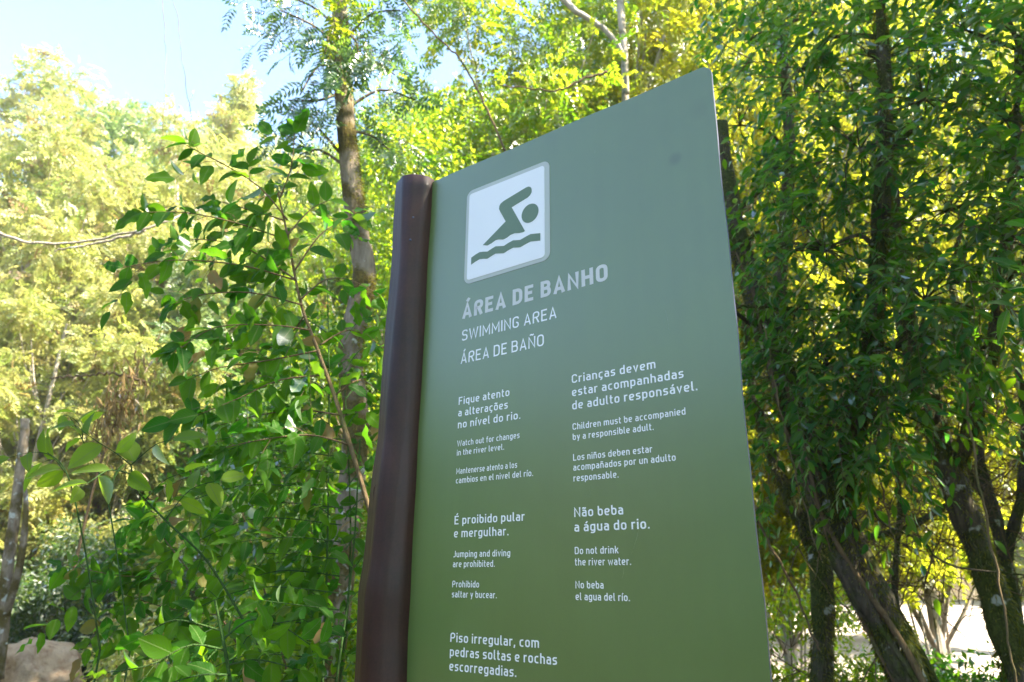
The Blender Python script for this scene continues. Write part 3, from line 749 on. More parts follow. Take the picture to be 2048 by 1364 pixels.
# ================================================================== PLANTS
def far_tree(name, label, cat, x, y, height, cw, mat, bark, n, ls, group, clumps=18, z0=None, base_frac=.25, squash=.8, tmpl=T_QUAD, trunk_r=None, top=False, kind='stuff', upn=.7, rs=1.0):
    z = gh(x, y) if z0 is None else z0
    t = empty(name, Vector((x, y, z)), label, cat, group)
    sb = Soup(); tr = trunk_r or height * .016
    lean = rng.normal(size=2) * .05 * height
    P = smooth_path([(x, y, z - .4), (x + lean[0] * .3, y + lean[1] * .3, z + height * .35), (x + lean[0], y + lean[1], z + height * .9)], 8)
    tube(sb, P, (tr, tr * .25), 8, noise_amp=.1, seed=int(abs(x * 10)))
    sb.build('trunk', bark, t)
    C = []; br = Soup()
    for i in range(clumps):
        a = rng.uniform(0, 2 * math.pi); hfrac = base_frac + (1 - base_frac) * (i + rng.uniform(0, .9)) / clumps
        prof = math.sin(math.pi * min(1, .12 + .88 * (1 - (hfrac - base_frac) / (1 - base_frac)) ** .8)) ** .6 if not top else (1.05 - (hfrac - base_frac) / (1 - base_frac)) ** .8
        rad = cw * .5 * prof * rng.uniform(.25, 1.0)
        c = np.array([x + lean[0] * hfrac + math.cos(a) * rad, y + lean[1] * hfrac + math.sin(a) * rad, z + height * hfrac])
        rc = cw * rng.uniform(.13, .24) * rs * (1 if not top else .35 + prof * .7); C.append((c, rc))
        q = P[min(8, int(hfrac * 7))]
        tube(br, smooth_path([q, Vector(c) * .5 + q * .5 + Vector((0, 0, -.03 * height)), c], 4), (tr * .3, tr * .06), 5)
    br.build('branches', bark, t, kind='stuff')
    w_ = np.array([c[1] ** 2 for c in C]); w_ /= w_.sum(); idx = rng.choice(len(C), n, p=w_)
    cen = np.array([C[i][0] for i in idx]); rr2 = np.array([C[i][1] for i in idx])
    d = rand_dirs(n); rad = rng.uniform(0, 1, n) ** .45
    # ragged outline: some rays of a clump stick out
    rad *= 1 + .45 * np.sin(d[:, 0] * 5 + cen[:, 0]) * np.sin(d[:, 1] * 6 + cen[:, 1] * 2) + .25 * np.abs(rng.normal(size=n)) * (rng.random(n) < .25)
    P_ = cen + d * (rr2 * rad)[:, None] * np.array([1, 1, squash])
    D = d * .6 + rand_dirs(n) * .8 + np.array([0, 0, -.35]); N = rand_dirs(n) + np.array([0, 0, upn])
    S_ = ls * rng.uniform(.6, 1.35, n)
    cloud('crown', tmpl, P_, D, N, S_, mat, t, kind=kind)
    return t

def curve_px(pts, n=10):
    return smooth_path([at(*p) for p in pts], n)
def grow(curve, size, step, mode='alt', twig=0, twl=.18, flat=.7, droop=.25, skip=.1, jit=.25):
    """leaves (and short side twigs) along a curve"""
    P = []; D = []; N = []; S_ = []; tw = []
    L = sum((curve[i + 1] - curve[i]).length for i in range(len(curve) - 1)); k = max(2, int(L / step))
    toc = Vector((0, -1, .15))
    for j in range(k + 1):
        t = skip + (1 - skip) * j / k; f = t * (len(curve) - 1); i = min(int(f), len(curve) - 2); q = curve[i].lerp(curve[i + 1], f - i)
        tan = (curve[i + 1] - curve[i]).normalized(); side = tan.cross(Vector((0, -1, .3))); side = side.normalized() if side.length > .1 else Vector((0, 0, 1))
        sg = 1 if j % 2 else -1
        if twig and j % twig == 0 and j < k - 1:
            d = (tan * .7 + side * sg * .8 + Vector(rng.normal(size=3) * .3)).normalized(); l = twl * rng.uniform(.6, 1.3)
            tp = [q, q + d * l * .35, q + d * l * .7 + Vector((0, 0, -.04 * l / .2)), q + d * l + Vector((0, 0, -.10 * l / .2))]
            tw.append([np.array(x) for x in (tp[0], tp[1], tp[2], tp[3], tp[3] + d * .01)])
            m_ = max(2, int(l / (step * .8)))
            for h in range(m_ + 1):
                tt = (h + 1) / (m_ + 1); qq = tp[0].lerp(tp[3], tt); s2 = d.cross(Vector((0, -1, .2))); s2 = s2.normalized() if s2.length > .1 else side
                dd = d * (.5 if h < m_ else 1) + (s2 * (1 if h % 2 else -1) * .9 if h < m_ else Vector()) + Vector((0, 0, -droop)) + Vector(rng.normal(size=3) * jit)
                P.append(qq); D.append(dd); N.append(toc * .55 + Vector((0, 0, .6)) + Vector(rng.normal(size=3) * flat)); S_.append(size * rng.uniform(.6, 1.15))
            continue
        for s in ((1, -1) if mode == 'opp' else (sg,)):
            last = j == k
            dd = tan * (.45 if not last else 1) + side * s * (.95 if not last else .5) + Vector((0, 0, -droop)) + Vector(rng.normal(size=3) * jit)
            P.append(q); D.append(dd); N.append(toc * .55 + Vector((0, 0, .6)) + Vector(rng.normal(size=3) * flat)); S_.append(size * rng.uniform(.7, 1.2))
    return P, D, N, S_, tw
def merge(L):
    out = [[], [], [], [], []]
    for g in L:
        for a, b in zip(out, g): a.extend(b)
    return out

# ---------------------------------------------------------------- tall broad-leaved shrub left of the post
stem_px = [(556, 385, 2.95), (575, 470, 2.95), (600, 600, 2.92), (632, 690, 2.9), (668, 790, 2.88), (703, 900, 2.86), (735, 1005, 2.84), (760, 1120, 2.82), (790, 1300, 2.8)]
sh_base = at(790, 1300, 2.8); sh_base.z = gh(sh_base.x, 2.8)
shrub = empty('broadleaf_shrub', Vector((sh_base.x + .1, sh_base.y, sh_base.z)), 'tall broad leaved shrub with an arching tan stem, left of the sign post', 'shrub')
stem = [at(*p) for p in stem_px] + [Vector((sh_base.x + .1, sh_base.y, sh_base.z - .05))]
stem = smooth_path(stem, 60)
sb = Soup(); tube(sb, stem, (.0042, .0120), 8, noise_amp=.22, seed=3); sb.build('stem', B_STEM, shrub)
BR = [
 [(575, 440, 2.95), (520, 375, 2.9), (450, 330, 2.85), (400, 305, 2.8), (372, 290, 2.78)],
 [(560, 395, 2.95), (583, 330, 2.95), (590, 255, 2.95)],
 [(566, 440, 2.95), (500, 420, 2.9), (430, 400, 2.9)],
 [(575, 480, 2.95), (470, 445, 2.85), (370, 425, 2.8), (285, 425, 2.75)],
 [(590, 560, 2.9), (480, 530, 2.85), (350, 520, 2.75), (245, 535, 2.7)],
 [(592, 560, 2.9), (500, 500, 2.95), (420, 480, 3.0), (330, 480, 3.0)],
 [(605, 610, 2.9), (500, 585, 2.9), (400, 590, 2.85), (345, 610, 2.8)],
 [(620, 660, 2.9), (540, 650, 2.85), (430, 655, 2.8), (350, 705, 2.75)],
 [(640, 700, 2.9), (540, 720, 2.85), (440, 735, 2.8), (375, 760, 2.8)],
 [(655, 750, 2.9), (560, 760, 2.85), (470, 800, 2.8), (395, 830, 2.75)],
 [(600, 600, 2.9), (650, 560, 2.95), (700, 560, 3.0), (760, 590, 3.05)],
 [(590, 540, 2.9), (640, 470, 2.95), (690, 440, 3.0), (720, 430, 3.0)],
 [(640, 690, 2.9), (700, 660, 2.95), (760, 690, 3.0)],
 [(670, 790, 2.9), (720, 760, 2.95), (765, 790, 3.0)],
 [(575, 470, 2.9), (620, 420, 3.0), (660, 400, 3.0)],
 [(700, 890, 2.86), (620, 870, 2.8), (520, 880, 2.75), (430, 900, 2.7)],
 [(680, 830, 2.86), (600, 820, 2.9), (520, 830, 2.9), (440, 850, 2.9)],
 [(580, 500, 2.95), (530, 540, 3.1), (470, 570, 3.2)],
 [(610, 630, 2.95), (570, 680, 3.1), (520, 700, 3.2), (450, 690, 3.2)],
]
L = []; sb = Soup()
for b in BR:
    c = curve_px(b, 12); tube(sb, c, (.0042, .0015), 5, seed=1)
    L.append(grow(c, .108, .046, 'opp' if rng.random() < .3 else 'alt', twig=3, twl=.15))
sb.build('branches', B_TWIG, shrub, kind='stuff')
P, D, N, S_, tw = merge(L)
mask = leaf_objects(LM_NEAR, P, D, N, S_, shrub, 300)
P, D, N, S_ = [np.array(a)[mask] for a in (P, D, N, S_)]
if len(P): cloud('foliage', T_BROAD, P, D, N, S_, M_NEAR_S, shrub, smooth=True)
if tw: twigs('twigs', tw, .0016, B_TWIG, shrub)

# ---------------------------------------------------------------- lower shrub with upright green stems
def clump_shrub(name, label, stems, brs, size, step, LM, MS, bark_s, nleaf, twl=.17, r0=.006, twig=3, cat='shrub', group=None, flat=.7, k0=300, mode='alt'):
    size *= 1.2
    b = at(*stems[0][-1]); gz = gh(b.x, b.y)
    t = empty(name, Vector((b.x, b.y, gz)), label, cat, group)
    for s in stems:
        q = at(*s[-1]); c = curve_px(s, 24) + ([Vector((q.x, q.y, gh(q.x, q.y) - .03))] if q.z > gz + .1 else [])
        sb = Soup(); tube(sb, c, (r0 * .45, r0), 7, noise_amp=.1, seed=5); sb.build('stem', bark_s, t)
    L = []; sb = Soup()
    for s in brs:
        c = curve_px(s, 10); tube(sb, c, (r0 * .5, r0 * .2), 5, seed=2); L.append(grow(c, size, step, mode, twig=twig, twl=twl, flat=flat))
    sb.build('branches', bark_s, t, kind='stuff')
    P, D, N, S_, tw = merge(L)
    mask = leaf_objects(LM, P, D, N, S_, t, k0)
    P, D, N, S_ = [np.array(a)[mask] for a in (P, D, N, S_)]
    if len(P): cloud('foliage', T_BROAD, P, D, N, S_, MS, t, smooth=True)
    if tw: twigs('twigs', tw, .0015, bark_s, t)
    return t
stems = [[(655, 560, 3.2), (658, 800, 3.2), (655, 1080, 3.2), (645, 1364, 3.2)], [(690, 780, 3.3), (700, 1000, 3.3), (698, 1180, 3.3), (680, 1364, 3.3)], [(720, 880, 3.1), (705, 1120, 3.1), (672, 1364, 3.1)]]
brs = []
for k, yy in enumerate(range(880, 1364, 34)):
    x0 = 690 - (yy - 880) * .04; x1 = [430, 330, 520, 270, 400, 300, 480, 250][k % 8]; dy = [30, 60, -20, 70, 20, 90, 0, 50][k % 8]
    dpt = 2.7 + .8 * ((k * 37) % 10) / 10
    brs.append([(x0, yy, 3.1), ((x0 + x1) / 2, yy - 10, dpt + .1), (x1, yy + dy, dpt)])
for k, yy in enumerate(range(640, 1340, 60)):
    brs.append([(690, yy + 40, 3.2), (720, yy, 3.3), (770 - (k % 3) * 20, yy - 10, 3.4)])
    brs.append([(660, yy + 30, 3.3), (610, yy, 3.4), (560 - (k % 3) * 30, yy + 15, 3.5)])
clump_shrub('understorey_shrub', 'leafy shrub of thin upright green stems low beside the sign post', stems, brs, .076, .045, LM_NEAR, M_NEAR_S, B_GREEN, 300)
# lime sprigs bottom left
clump_shrub('sapling', 'lime green backlit sapling with few broad leaves, low at left', [[(262, 930, 2.3), (275, 980, 2.3), (330, 1040, 2.35), (420, 1130, 2.4), (520, 1300, 2.5)]],
    [[(262, 930, 2.3), (230, 905, 2.25), (190, 880, 2.2), (150, 850, 2.2)], [(262, 930, 2.3), (310, 890, 2.3), (345, 880, 2.3)], [(270, 950, 2.3), (220, 940, 2.2), (185, 960, 2.15), (160, 975, 2.1)],
     [(290, 1000, 2.3), (330, 960, 2.3), (370, 945, 2.3)], [(330, 1040, 2.35), (380, 980, 2.4), (440, 960, 2.4)]], .085, .055, LM_LIME, M_LIME, B_GREEN, 60, twig=0, r0=.0045, cat='sapling')
clump_shrub('sapling', 'small sapling holding a few lime leaves at the far left edge', [[(95, 905, 2.4), (135, 950, 2.4), (170, 1100, 2.45), (200, 1300, 2.5)]],
    [[(130, 945, 2.4), (100, 910, 2.35), (60, 905, 2.3), (20, 915, 2.25)], [(130, 945, 2.4), (110, 920, 2.45), (85, 925, 2.45)]], .08, .06, LM_LIME, M_LIME, B_GREEN, 30, twig=0, r0=.0035, cat='sapling')
clump_shrub('sapling', 'slightest lime green sapling, its few leaves topmost of the sprigs at left', [[(140, 835, 2.6), (165, 880, 2.6), (215, 1000, 2.6), (260, 1300, 2.6)]],
    [[(165, 880, 2.6), (160, 850, 2.55), (130, 830, 2.5), (105, 850, 2.5)], [(165, 880, 2.6), (165, 850, 2.6), (150, 825, 2.6)]], .075, .05, LM_LIME, M_LIME, B_GREEN, 30, twig=0, r0=.003, cat='sapling')
# near low plant along the bottom edge
st = [[(430, 1200, 1.9), (450, 1300, 1.9), (470, 1420, 1.9)]]
clump_shrub('low_shrub', 'low dark leaved shrub poking up at the bottom edge left of the post', st,
    [[(450, 1300, 1.9), (380, 1290, 1.85), (300, 1330, 1.8), (215, 1345, 1.8)], [(440, 1260, 1.9), (350, 1240, 1.9), (290, 1270, 1.9)], [(445, 1280, 1.9), (500, 1240, 1.95), (560, 1250, 2.0), (620, 1290, 2.0)],
     [(455, 1330, 1.9), (520, 1320, 1.9), (600, 1340, 1.9)], [(460, 1350, 1.9), (400, 1350, 1.8), (330, 1370, 1.8)]], 0.06, .036, LM_NEAR, M_NEAR_S, B_GREEN, 150, twig=4, r0=.006)
clump_shrub('fern_bush', 'mid green bush of narrow leaves leaning out over the river bank', [[(330, 1080, 3.6), (420, 1200, 3.6), (520, 1364, 3.6)], [(480, 1010, 3.8), (520, 1150, 3.8), (580, 1364, 3.8)]],
    [[(330, 1080, 3.6), (300, 1020, 3.5), (270, 1060, 3.5)], [(420, 1200, 3.6), (330, 1160, 3.5), (230, 1150, 3.4), (130, 1130, 3.3)], [(440, 1230, 3.6), (350, 1220, 3.6), (250, 1190, 3.5), (180, 1160, 3.5)], [(480, 1010, 3.8), (430, 980, 3.8), (370, 1010, 3.8)],
     [(500, 1100, 3.8), (430, 1080, 3.8), (340, 1100, 3.7)], [(520, 1150, 3.8), (600, 1100, 3.8), (660, 1120, 3.8)], [(450, 1250, 3.6), (560, 1200, 3.7), (640, 1220, 3.7)]], .085, .035, LM_NEAR, M_NEAR_S, B_TWIG, 200, twig=3, twl=.22)

# ---------------------------------------------------------------- slender tree with feathery leaves and its trunk (photo x 640-745)
tp = [(700, 700, 5.6), (728, 560, 5.6), (716, 460, 5.6), (700, 340, 5.6), (688, 200, 5.6), (682, 90, 5.6), (676, -40, 5.6), (665, -220, 5.6)]
tb = at(690, 900, 5.6); tb.z = gh(tb.x, tb.y)
tree = empty('slender_tree', tb, 'slender tree with lichen spotted mossy trunk, rising left of the sign against the sky', 'tree')
tr = [Vector((tb.x - .05, tb.y, tb.z - .1)), Vector((tb.x + .02, tb.y, 1.0)), at(712, 880, 5.6)] + [at(*p) for p in tp]
sb = Soup(); tube(sb, smooth_path(tr, 70), (.11, .072), 20, noise_amp=.07, seed=9); sb.build('trunk', B_LICH, tree)
sb = Soup(); L = []
FR = raw_mesh('leaf', *T_FROND, False, M_PINN)
for (a, b, c) in (((682, 120, 5.6), (640, 60, 5.4), (560, 20, 5.3)), ((684, 150, 5.6), (640, 130, 5.4), (600, 190, 5.3)), ((680, 60, 5.6), (620, 10, 5.5), (530, -20, 5.4)), ((690, 220, 5.6), (760, 180, 5.6), (830, 200, 5.6)),
                  ((680, 90, 5.6), (740, 30, 5.5), (800, 20, 5.4)), ((684, 140, 5.6), (740, 120, 5.8), (790, 150, 5.8)), ((700, 330, 5.6), (640, 260, 5.5), (600, 230, 5.4)), ((676, -30, 5.6), (720, -60, 5.4), (800, -40, 5.4)),
                  ((690, 260, 5.6), (740, 270, 5.8), (780, 300, 5.8)), ((680, 30, 5.6), (660, 60, 5.2), (650, 110, 5.1)), ((684, 60, 5.6), (710, 80, 5.2), (720, 130, 5.1)), ((688, 180, 5.6), (640, 200, 5.5), (575, 200, 5.5)), ((700, 340, 5.6), (640, 300, 5.6), (600, 310, 5.7))):
    cu = curve_px([a, b, c], 8); tube(sb, cu, (.018, .006), 5, seed=4)
    L.append(grow(cu, .20, .09, 'alt', twig=2, twl=.36, flat=.9, droop=.6, skip=.38, jit=.5))
sb.build('branches', B_LICH, tree, kind='stuff')
P, D, N, S_, tw = merge(L)
leaf_mask = leaf_objects([FR], P, D, N, S_, tree, 300)
P, D, N, S_ = [np.array(a)[leaf_mask] for a in (P, D, N, S_)]
if len(P): cloud('foliage', T_FROND, P, D, N, S_, M_PINN, tree)
twigs('twigs', tw, .004, B_TWIG, tree)
n_ = 130; cc = np.array([at(*q) for q in ((690, 60, 5.3), (700, -20, 5.3), (670, 10, 5.2), (720, 30, 5.4), (700, 110, 5.45), (650, -60, 5.3))]); P = cc[rng.integers(0, 6, n_)] + rng.normal(size=(n_, 3)) * .19
cloud('foliage', T_FROND_S, P, rand_dirs(n_) + np.array([0, 0, -.5]), rand_dirs(n_) + np.array([0, 0, .8]), rng.uniform(.10, .2, n_), M_CANOPY, tree)
# moss mats on the trunk
n_ = 5000; idx = rng.integers(0, 70, n_); tc = smooth_path(tr, 70)
Q = np.array([tc[i].lerp(tc[i + 1], float(f)) for i, f in zip(idx, rng.random(n_))]); th = rng.normal(.2, .9, n_); rad = np.interp(idx, [0, 70], [.11, .07])
Q[:, 0] += np.cos(th) * rad; Q[:, 1] -= np.sin(th + .4) * rad
keep = (np.sin(Q[:, 2] * 4.1) + np.sin(Q[:, 2] * 9.7 + 1) > -.2); Q = Q[keep]; th = th[keep]
DD = np.stack([np.cos(th), -np.sin(th), -.6 + 0 * th], 1) + rng.normal(size=(len(Q), 3)) * .5
cloud('moss', T_NARROW, Q, DD, rand_dirs(len(Q)), rng.uniform(.02, .05, len(Q)), M_MOSSL, tree)

# ---------------------------------------------------------------- trees of the right hand thicket
def px_trunk(soup, pts, r0, r1, n=40, sides=28, amp=.16, seed=0):
    c = smooth_path([at(*p) for p in pts], n); tube(soup, c, lambda t: (r0 + (r1 - r0) * t) * (1 + .10 * math.sin(t * 31 + seed) + .07 * math.sin(t * 71)), sides, noise_amp=amp, seed=seed); return c
def thicket_tree(label, trunks, clumps, size, per, LM, MS, group, bark=None, k0=300, sag=.5, dirb=(-.4, -.2, -.5), tl=.42, moss=0, bare=9):
    b = at(*trunks[0][0][0]); gz = gh(b.x, b.y)
    t = empty('thicket_tree', Vector((b.x, b.y, gz)), label, 'tree', group)
    curves = []
    for (pts, r0, r1) in trunks:
        sb = Soup(); curves.append(px_trunk(sb, pts, r0, r1, seed=len(curves) + int(pts[0][0]))); sb.build('trunk', bark or B_MOSS, t)
        if r0 > .1:
            for q_ in range(4):
                s2 = Soup(); c0 = curves[-1]; aa = rng.uniform(-1.2, 1.2) - math.pi / 2
                pp = [c0[i_] + Vector((math.cos(aa + .7 * math.sin(i_ * .2 + q_)), math.sin(aa + .7 * math.sin(i_ * .2 + q_)), 0)) * (r0 + (r1 - r0) * i_ / 40) * 1.02 for i_ in range(0, 34, 2)]
                tube(s2, smooth_path(pp, 40), (.020, .006), 7, noise_amp=.2, seed=q_); s2.build('climbing_root', B_TWIG if q_ % 2 else B_MOSS, t)
    nodes = [p for c in curves for p in c]
    sb = Soup(); bases = []; dirs = []; lens = []
    for (px, py, y, rx, ry, rz, n_) in clumps:
        c = at(px, py, y)
        q = min(nodes, key=lambda p: (p - c).length + (1.5 if p.z > c.z + .3 else 0))
        mid = q.lerp(c, .5) + Vector((rng.normal() * .12, rng.normal() * .1, .12))
        bc = smooth_path([q, mid, c], 8); tube(sb, bc, (.02, .008), 6, seed=3)
        for _ in range(int(n_ * .78)):
            d = rand_dirs(1)[0] * rng.uniform(.2, 1) ** .5
            p = c + Vector((d[0] * rx, d[1] * ry, d[2] * rz)) * .92; bases.append(np.array(p))
            dirs.append(np.array(dirb) + rng.normal(size=3) * .55 + d * .5); lens.append(tl * rng.uniform(.5, 1.4))
            if _ % 4 == 0:
                tube(sb, smooth_path([c, Vector(c).lerp(p, .5) + Vector((rng.normal() * .05, 0, .05)), p], 4), (.007, .003), 4)
    sb.build('branches', bark or B_MOSS, t, kind='stuff')
    P, D, N, S_, tw = sprays(bases, dirs, lens, per, size, sag=sag, flat=.55)
    mask = leaf_objects(LM, P, D, N, S_, t, k0)
    cloud('foliage', T_MID, P[mask], D[mask], N[mask], S_[mask], MS, t, smooth=True)
    twigs('twigs', tw, .0028, B_TWIG, t)
    tw2 = []
    for c in curves:
        for _ in range(bare):
            i_ = int(rng.integers(4, len(c) - 2)); q = np.array(c[i_]); d = rng.normal(size=3) * np.array([1, .5, .7]); d /= np.linalg.norm(d); l_ = rng.uniform(.35, 1.1)
            b1 = [q + d * l_ * t_ + np.array([0, 0, .16 * math.sin(t_ * 3 + _) * l_]) + rng.normal(size=3) * .012 for t_ in (0, .25, .5, .75, 1)]; tw2.append(b1)
            for h_ in range(1, 5):
                for _k in range(2):
                    d2 = d * .5 + rng.normal(size=3) * .55; l2 = l_ * rng.uniform(.2, .45); tw2.append([b1[h_] + d2 * l2 * t_ + rng.normal(size=3) * .006 for t_ in (0, .25, .5, .75, 1)])
    if tw2: twigs('bare_twigs', tw2, .0055, B_TWIG, t)
    if moss:
        M = []; DD = []
        for c, (pts, r0, r1) in zip(curves, trunks):
            k = int(moss * (r0 + r1) * 34)
            for _ in range(k):
                f = rng.random() * (len(c) - 2); i = int(f); q = c[i].lerp(c[i + 1], f - i); r = r0 + (r1 - r0) * f / (len(c) - 1)
                a = rng.uniform(0, 6.28); o = Vector((math.cos(a), math.sin(a), 0)); M.append(q + o * r * .98); DD.append(o * .6 + Vector((0, 0, -.9)) + Vector(rng.normal(size=3) * .4))
        cloud('moss', T_NARROW, np.array(M), np.array(DD), rand_dirs(len(M)), rng.uniform(.015, .048, len(M)), M_MOSSL, t)
    return t
G = 'trees of the thicket right of the sign'
thicket_tree('thick mossy tree leaning down to the right, just past the right edge of the sign',
    [([(1860, 1440, 4.6), (1790, 1290, 4.6), (1720, 1150, 4.6), (1665, 1020, 4.6), (1600, 860, 4.7), (1545, 700, 4.8), (1500, 560, 4.9), (1465, 430, 5.0), (1440, 250, 5.1)], .125, .065),
     ([(1670, 1040, 4.6), (1700, 900, 4.5), (1740, 700, 4.4), (1760, 480, 4.3), (1770, 250, 4.2), (1760, 0, 4.1)], .075, .035)],
    [(1560, 330, 4.5, .55, .5, .5, 60), (1600, 140, 4.6, .6, .5, .5, 60), (1650, 500, 4.3, .6, .5, .55, 75), (1590, 620, 4.5, .4, .4, .5, 34), (1640, 740, 4.4, .45, .5, .5, 60), (1720, 300, 4.2, .5, .5, .5, 70),
     (1760, 120, 4.2, .5, .5, .5, 60), (1700, 860, 4.4, .4, .4, .35, 42), (1540, 480, 4.8, .3, .4, .5, 12), (1700, -60, 4.3, .7, .5, .45, 60), (1520, -40, 4.8, .6, .5, .45, 40), (1560, 860, 4.9, .3, .4, .5, 13)], .092, 12, LM_DARK, M_DARK_S, G, moss=1200)
thicket_tree('straight dark trunked tree leaning right, nearest the right edge of the photo',
    [([(2075, 1440, 4.9), (2035, 1330, 4.9), (1975, 1150, 4.9), (1915, 980, 4.9), (1862, 830, 4.9), (1820, 680, 4.9), (1790, 480, 4.9), (1770, 250, 4.9)], .10, .055),
     ([(1905, 950, 4.9), (1960, 800, 4.7), (2000, 600, 4.6), (2030, 350, 4.5), (2040, 100, 4.4)], .06, .03)],
    [(1850, 200, 4.3, .5, .5, .55, 65), (1960, -60, 4.3, .7, .5, .45, 60), (2050, 80, 4.0, .5, .5, .5, 50), (2060, 350, 3.9, .4, .4, .5, 40), (1900, 420, 4.2, .5, .5, .5, 60), (1850, 600, 4.1, .5, .5, .45, 65), (1930, 60, 4.4, .5, .5, .45, 50), (2010, 240, 4.2, .4, .5, .5, 50), (1780, 700, 4.2, .5, .4, .4, 55),
     (2010, 480, 4.0, .35, .4, .5, 30), (1760, 820, 4.2, .45, .4, .35, 45), (1960, 700, 4.6, .4, .4, .35, 28)], .098, 11, LM_DARK, M_DARK_S, G, moss=900)
thicket_tree('thin moss covered tree with yellow lit moss, between the sign and the thick leaning tree',
    [([(1640, 1440, 5.6), (1645, 1290, 5.6), (1640, 1120, 5.6), (1610, 900, 5.7), (1575, 720, 5.8), (1560, 560, 5.9), (1580, 300, 6.0), (1560, 50, 6.1)], .08, .045),
     ([(1640, 1130, 5.6), (1560, 950, 5.7), (1510, 800, 5.8), (1490, 640, 5.8)], .05, .03)],
    [(1480, 250, 5.8, .5, .5, .6, 45), (1500, 80, 5.8, .6, .5, .5, 45), (1620, 20, 5.8, .6, .5, .5, 45), (1540, 760, 5.8, .35, .4, .4, 18), (1580, 980, 5.9, .35, .4, .35, 12)], .10, 10, LM_DARK, M_DARK_S, G, k0=200, moss=1600)
# bare branching trees behind, silhouetted against the lit leaves
thicket_tree('many stemmed bare tree fanning up against bright leaves at the right edge',
    [([(2010, 1420, 6.2), (2030, 1250, 6.2), (2000, 1080, 6.2), (1960, 920, 6.2), (1945, 760, 6.2), (1900, 560, 6.2)], .07, .03),
     ([(2010, 1120, 6.2), (2040, 1000, 6.1), (2050, 860, 6.0), (2030, 700, 6.0)], .05, .02), ([(1985, 1020, 6.2), (1900, 880, 6.2), (1870, 760, 6.2)], .035, .015),
     ([(1700, 1080, 6.0), (1800, 1060, 6.0), (1880, 1020, 6.0), (1930, 980, 6.0)], .02, .03), ([(1820, 1340, 6.2), (1790, 1180, 6.2), (1800, 1000, 6.2), (1780, 860, 6.2)], .03, .015)],
    [(1950, 800, 6.2, .6, .4, .5, 16), (1880, 640, 6.2, .6, .4, .5, 22), (2020, 620, 6.0, .4, .4, .5, 25), (1960, 320, 6.2, .7, .4, .6, 40)], .085, 8, LM_DARK, M_DARK_S, G, k0=120, moss=300, bare=22)
# big near leaves entering at the right edge
clump_shrub('overhanging_bush', 'bush of large blue green leaves entering at the right edge', [[(2060, 560, 2.2), (2120, 800, 2.2), (2150, 1100, 2.2), (2160, 1400, 2.2)]],
    [[(2080, 640, 2.2), (2050, 610, 2.15), (2015, 620, 2.1)], [(2080, 680, 2.2), (2050, 660, 2.15), (2020, 675, 2.1)], [(2120, 860, 2.2), (2070, 840, 2.15), (2030, 870, 2.1)], [(2060, 560, 2.2), (2070, 480, 2.2), (2050, 420, 2.2)], [(2060, 580, 2.2), (2040, 540, 2.2)]],
    .075, .045, LM_DARK, M_DARK_S, B_TWIG, 60, twig=0)

# hanging lianas (each a thing)
def liana(label, pts, r, mat=B_STEM, group='hanging lianas', leaves=0, lm=M_PINN):
    c = curve_px(pts, 40); c = [p + Vector((.006 * math.sin(i * .9 + r * 900) + rng.normal() * .002, 0, 0)) for i, p in enumerate(c)]
    s = Soup(); tube(s, c, (r, r * .7), 6, seed=1); o = s.build('liana', mat); tag(o, label, 'vine', group); return o
liana('long tan liana hanging across the leaning trunk at far right', [(1930, 780, 3.9), (1950, 920, 3.9), (1985, 1100, 3.9), (2010, 1230, 3.9), (2035, 1400, 3.9)], .007)
liana('pale thin liana hanging by the right edge of the sign', [(1530, 650, 4.2), (1548, 760, 4.2), (1570, 860, 4.2), (1600, 980, 4.2), (1640, 1120, 4.2)], .004)
liana('brown looping liana low between the mossy trunks', [(1500, 1010, 4.9), (1540, 1090, 4.9), (1590, 1180, 4.9), (1620, 1260, 4.9), (1640, 1300, 4.9)], .009, B_TWIG)
liana('straight thin liana falling beside the thick leaning trunk', [(1745, 820, 4.3), (1760, 950, 4.3), (1780, 1050, 4.3), (1800, 1130, 4.3)], .006, B_TWIG)
liana('arched liana over the bright water at lower right', [(1690, 940, 4.4), (1760, 1040, 4.4), (1840, 1080, 4.4), (1900, 1130, 4.4), (2050, 1150, 4.4)], .008, B_MOSS)
liana('bare thread like vine dangling in the open sky, left one', [(318, -60, 6), (328, 40, 6), (331, 120, 6), (326, 250, 6), (322, 300, 6)], .004, B_TWIG, 'vines dangling in the sky')
liana('bare thread like vine dangling in the open sky, right one', [(322, -60, 6), (352, 20, 6), (362, 100, 6), (375, 190, 6), (388, 255, 6)], .004, B_TWIG, 'vines dangling in the sky')
# long bare bough left
def bough(label, pts, r, mat=B_PALE):
    s = Soup(); c = curve_px(pts, 30); c = [p + Vector((0, 0, rng.normal() * .01)) for p in c]; tube(s, c, r, 7, noise_amp=.1, seed=1)
    tag(s.build('bare_bough', mat), label, 'branch', 'bare boughs'); return c
bough('pale forked bare bough reaching in from the left edge below the sky', [(-60, 440, 7), (30, 478, 7), (110, 488, 7), (210, 474, 7), (300, 455, 7), (400, 420, 7.2), (470, 425, 7.4)], (.016, .011))
bough('lower prong of the pale forked bough at left', [(110, 500, 7.1), (200, 485, 7.1), (290, 462, 7.1)], (.008, .02))
bough('thin dry bough with withered leaf tufts, left of the shrub', [(100, 755, 6), (180, 750, 6), (235, 745, 6), (290, 765, 6)], (.006, .014), B_TWIG)

